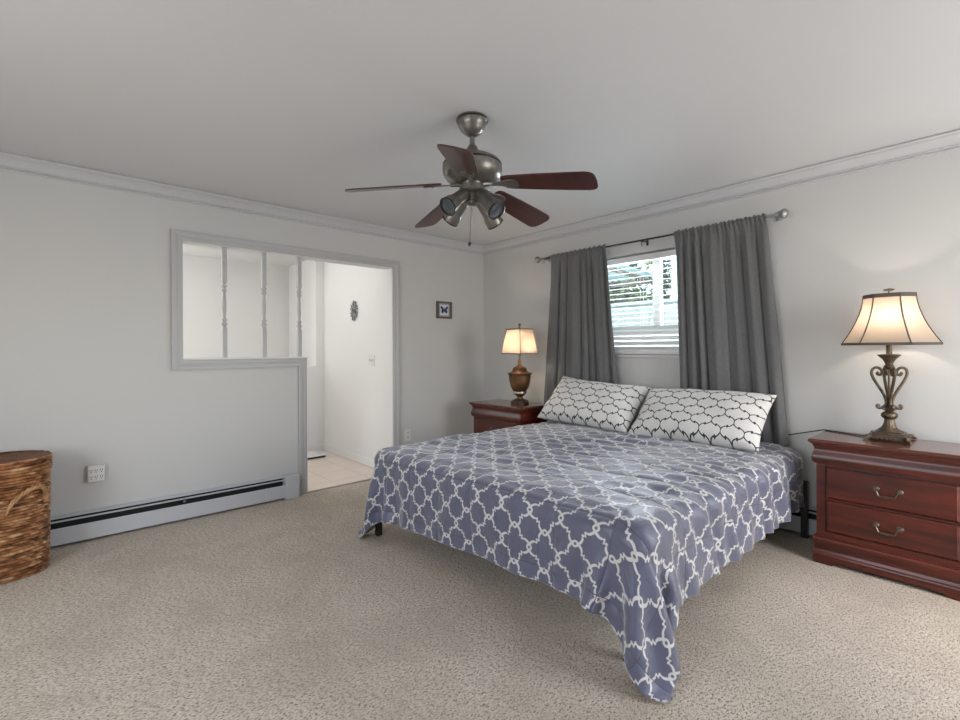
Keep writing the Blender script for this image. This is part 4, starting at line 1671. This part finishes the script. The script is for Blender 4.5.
Q, U2, V2 = drape()
n1, n2 = Q.shape[:2]
me = bpy.data.meshes.new('comforter')
idx = np.arange(n1 * n2).reshape(n1, n2)
faces = np.stack([idx[:-1, :-1], idx[1:, :-1], idx[1:, 1:], idx[:-1, 1:]], -1).reshape(-1, 4)
me.from_pydata(Q.reshape(-1, 3).tolist(), [], faces.tolist())
uvl = me.uv_layers.new(name='cloth')
li = np.empty(len(me.loops), dtype=np.int32)
me.loops.foreach_get('vertex_index', li)
uvs = np.stack([U2.ravel()[li], V2.ravel()[li]], -1).astype(np.float32)
uvl.data.foreach_set('uv', uvs.ravel())
me.polygons.foreach_set('use_smooth', [True] * len(me.polygons))
me.materials.append(M['comforter'])
me.materials.append(M['tan'])
com = bpy.data.objects.new('comforter', me)
COL.objects.link(com)
so = com.modifiers.new('thick', 'SOLIDIFY')
so.thickness = 0.008
so.offset = -1.0
so.material_offset = 1
so.material_offset_rim = 0
tag(com, 'slate blue comforter with white quatrefoil trellis draped over the bed', 'comforter')


# ------------------------------------------------------------------ pillows
def pillow(label, center, w_, h_, t_, rx_tilt, rz, roll, seed, ox, ear_=0.0):
    nu, nv = 72, 48
    r = random.Random(seed)
    ph = [r.uniform(0, 6.28) for _ in range(6)]

    def pt(u, v, s):
        a, b = 2 * u - 1, 2 * v - 1
        # sides bow in a little, corners stick out
        x = a * w_ / 2 * (1 - 0.045 * (1 - b * b))
        y = b * h_ / 2 * (1 - 0.07 * (1 - a * a))
        ear = ear_ * (((1 - a) / 2) * ((1 + b) / 2)) ** 5
        x -= 0.02 * ear
        y += 0.055 * ear
        k = max(0.0, (1 - a ** 4)) ** 0.55 * max(0.0, (1 - b ** 4)) ** 0.55
        edge = max(abs(a), abs(b))
        th = t_ / 2 * k
        wr = 0.010 * k ** 0.3 * (1 - k) * math.sin(9 * math.atan2(b, a) + ph[0]) + 0.006 * math.sin(a * 5 + b * 4 + ph[1]) * k
        return (x, y, s * (th + 0.004) + wr)
    mb = MB()
    mb.grid(lambda u, v: pt(u, v, 1), nu, nv)
    o1 = len(mb.v)
    mb.grid(lambda u, v: pt(u, v, -1), nu, nv)
    # close the rim
    ring = [i * nv for i in range(nu)] + [(nu - 1) * nv + j for j in range(1, nv)] + [i * nv + nv - 1 for i in range(nu - 2, -1, -1)] + [j for j in range(nv - 2, 0, -1)]
    for i in range(len(ring)):
        a, b = ring[i], ring[(i + 1) % len(ring)]
        mb.f.append((a, b, o1 + b, o1 + a))
    o = mb.build('pillow', M['pillow'], None, True, 60)
    me_ = o.data
    ul = me_.uv_layers.new(name='cloth')
    for lp_ in me_.loops:
        co = me_.vertices[lp_.vertex_index].co
        ul.data[lp_.index].uv = (co.x + ox, co.y + 0.03)
    # local x = along the bed head (-Y), local y = up the pillow, local z = out of the face
    e1 = Vector((0, -1, 0))
    e2 = Vector((math.sin(rx_tilt), 0, math.cos(rx_tilt)))
    e3 = e1.cross(e2)
    m_ = Matrix((e1, e2, e3)).transposed().to_4x4()
    m_ = Matrix.Translation(center) @ Matrix.Rotation(rz, 4, 'Z') @ m_ @ Matrix.Rotation(roll, 4, 'Z')
    o.matrix_world = m_
    return tag(o, label, 'pillow', 'trellis pillows at the head of the bed')


pillow('white pillow with dark trellis, nearer the corner nightstand, one corner sticking up', (3.425, 2.375, 0.778), 0.90, 0.47, 0.20, math.radians(47), 0.02, math.radians(-2.5), 1, 0.0, 1.0)
pillow('white pillow with dark trellis, nearer the scrollwork lamp', (3.41, 1.468, 0.765), 0.90, 0.47, 0.20, math.radians(47), -0.03, math.radians(1.0), 5, 0.05)

# ------------------------------------------------------------------ ceiling fan
FC = (1.625, 1.848, CH)
fan = thing('ceiling_fan', 'five-blade ceiling fan with dark red blades and four spotlights', 'ceiling fan', FC)


def z_(z):
    return z - CH


MB().lathe([(0.074, 0.0), (0.080, -0.006), (0.080, -0.016), (0.076, -0.019), (0.074, -0.034), (0.068, -0.048), (0.064, -0.052), (0.060, -0.062), (0.048, -0.076), (0.034, -0.086), (0.024, -0.092), (0.018, -0.093)], seg=40).build('canopy', M['pewter'], fan, True, 40)
MB().lathe([(0.0815, -0.010), (0.0825, -0.014), (0.0815, -0.018)], seg=40, caps=False).build('canopy_ring', M['pewter_dark'], fan, True)
MB().cyl((0, 0, -0.10), (0, 0, -0.165), 0.0135).build('downrod', M['pewter'], fan, True, 40)
mt = MB()
mt.lathe([(0.018, -0.140), (0.024, -0.146), (0.030, -0.160), (0.046, -0.188), (0.062, -0.196), (0.110, -0.208), (0.142, -0.226), (0.153, -0.242)], seg=48)
mt.lathe([(0.154, -0.252), (0.155, -0.272), (0.150, -0.296), (0.134, -0.318), (0.108, -0.330), (0.080, -0.338), (0.060, -0.342), (0.056, -0.356)], seg=48)
mt.build('motor_housing', M['pewter'], fan, True, 40)
MB().lathe([(0.150, -0.240), (0.1535, -0.246), (0.150, -0.254)], seg=48, caps=False).build('motor_ring', M['pewter_dark'], fan, True)
hub = MB()
hub.lathe([(0.056, -0.346), (0.066, -0.352), (0.068, -0.380), (0.060, -0.388), (0.050, -0.392)], seg=36)
hub.lathe([(0.046, -0.390), (0.050, -0.402), (0.036, -0.414), (0.032, -0.430), (0.036, -0.434), (0.032, -0.446), (0.012, -0.450)], seg=30)
hub.build('light_hub', M['pewter'], fan, True, 40)

RT = 0.635
for k in range(5):
    az = math.radians(6 + 72 * k)
    ca, sa = math.cos(az), math.sin(az)
    zr, zt = z_(2.094), z_(2.022)
    pitch = math.tan(math.radians(-14))

    def W3(r, t, dz=0.0):
        z = zr + (zt - zr) * (r - 0.10) / (RT - 0.10) + pitch * t + dz
        return (r * ca - t * sa, r * sa + t * ca, z)
    # outline
    out = []
    prof_t = [(0.165, 0.030), (0.175, 0.046), (0.20, 0.053), (0.35, 0.063), (0.50, 0.069), (0.590, 0.071), (0.612, 0.067), (0.627, 0.056), (0.634, 0.038), (RT + 0.002, 0.0)]
    for r, t in prof_t:
        out.append((r, t))
    for r, t in reversed(prof_t[:-1]):
        out.append((r, -t))
    n = len(out)
    bmb = MB()
    th = 0.0035
    vs_ = [W3(r, t, th) for r, t in out] + [W3(r, t, -th) for r, t in out]
    fs_ = [list(range(n)), list(reversed(range(n, 2 * n)))] + [(i, n + i, n + (i + 1) % n, (i + 1) % n) for i in range(n)]
    bmb._add(vs_, fs_)
    bo = bmb.build('blade', M['blade'], fan)
    ir = MB()
    ol = [(0.10, 0.014), (0.13, 0.012), (0.16, 0.018), (0.19, 0.030), (0.215, 0.034), (0.24, 0.028), (0.252, 0.012)]
    ol = ol + [(r, -t) for r, t in reversed(ol)]
    n = len(ol)
    vs_ = [W3(r, t, -0.005) for r, t in ol] + [W3(r, t, -0.011) for r, t in ol]
    ir._add(vs_, [list(range(n)), list(reversed(range(n, 2 * n)))] + [(i, n + i, n + (i + 1) % n, (i + 1) % n) for i in range(n)])
    ir.tube([(0.055 * ca, 0.055 * sa, -0.348), (0.085 * ca, 0.085 * sa, -0.350), (0.115 * ca, 0.115 * sa, W3(0.115, 0)[2] - 0.006)], [0.014, 0.013, 0.010], 8)
    for tt in (-0.014, 0.014):
        c = W3(0.205, tt, -0.012)
        ir.lathe([(0.0001, -0.003), (0.004, -0.002), (0.004, 0.002)], c, 8)
    ir.build('blade_iron', M['pewter'], bo, True, 40)

for k in range(4):
    az = math.radians(3 + 90 * k)
    d = Vector((math.cos(az), math.sin(az), 0))
    neck = Vector((0, 0, -0.402)) + d * 0.048
    tip = Vector((0, 0, z_(1.945 if k in (2, 1) else 1.925))) + d * 0.172
    ax = (tip - neck).normalized()
    rot = Vector((0, 0, 1)).rotation_difference(ax).to_matrix()
    L = (tip - neck).length
    s = MB()
    s.lathe([(0.010, -0.012), (0.016, 0.0), (0.028, 0.006), (0.034, 0.016), (0.036, L - 0.075), (0.037, L - 0.060), (0.043, L - 0.046), (0.046, L - 0.034), (0.047, L),
             (0.043, L), (0.042, L - 0.024), (0.0001, L - 0.026)], neck, 28, rot=rot, caps=False)
    so_ = s.build('spotlight', M['pewter'], fan, True, 40)
    g = MB()
    g.lathe([(0.0425, L - 0.010), (0.030, L - 0.014), (0.014, L - 0.016), (0.0001, L - 0.0165)], neck, 24, rot=rot, caps=False)
    g.build('lens', M['lens'], so_, True)
    g = MB()
    g.lathe([(0.0475, L - 0.006), (0.0485, L + 0.001), (0.0445, L + 0.003), (0.0425, L - 0.009)], neck, 28, rot=rot, caps=False)
    g.build('rim', M['pewter_dark'], so_, True)
ch = MB()
cx, cy = -0.022, -0.003
ch.cyl((cx * 0.4, cy * 0.4, -0.46), (cx, cy, z_(1.795)), 0.0012, seg=6)
ch.lathe([(0.0001, 0.012), (0.006, 0.009), (0.0095, 0.0), (0.006, -0.009), (0.0001, -0.012)], (cx, cy, z_(1.785)), 14)
ch.build('pull_chain', M['rod_dark'], fan, True)
ch = MB()
ch.cyl((0.01, 0.012, -0.46), (0.028, 0.02, z_(1.90)), 0.0012, seg=6)
ch.build('pull_chain', M['silver'], fan, True)
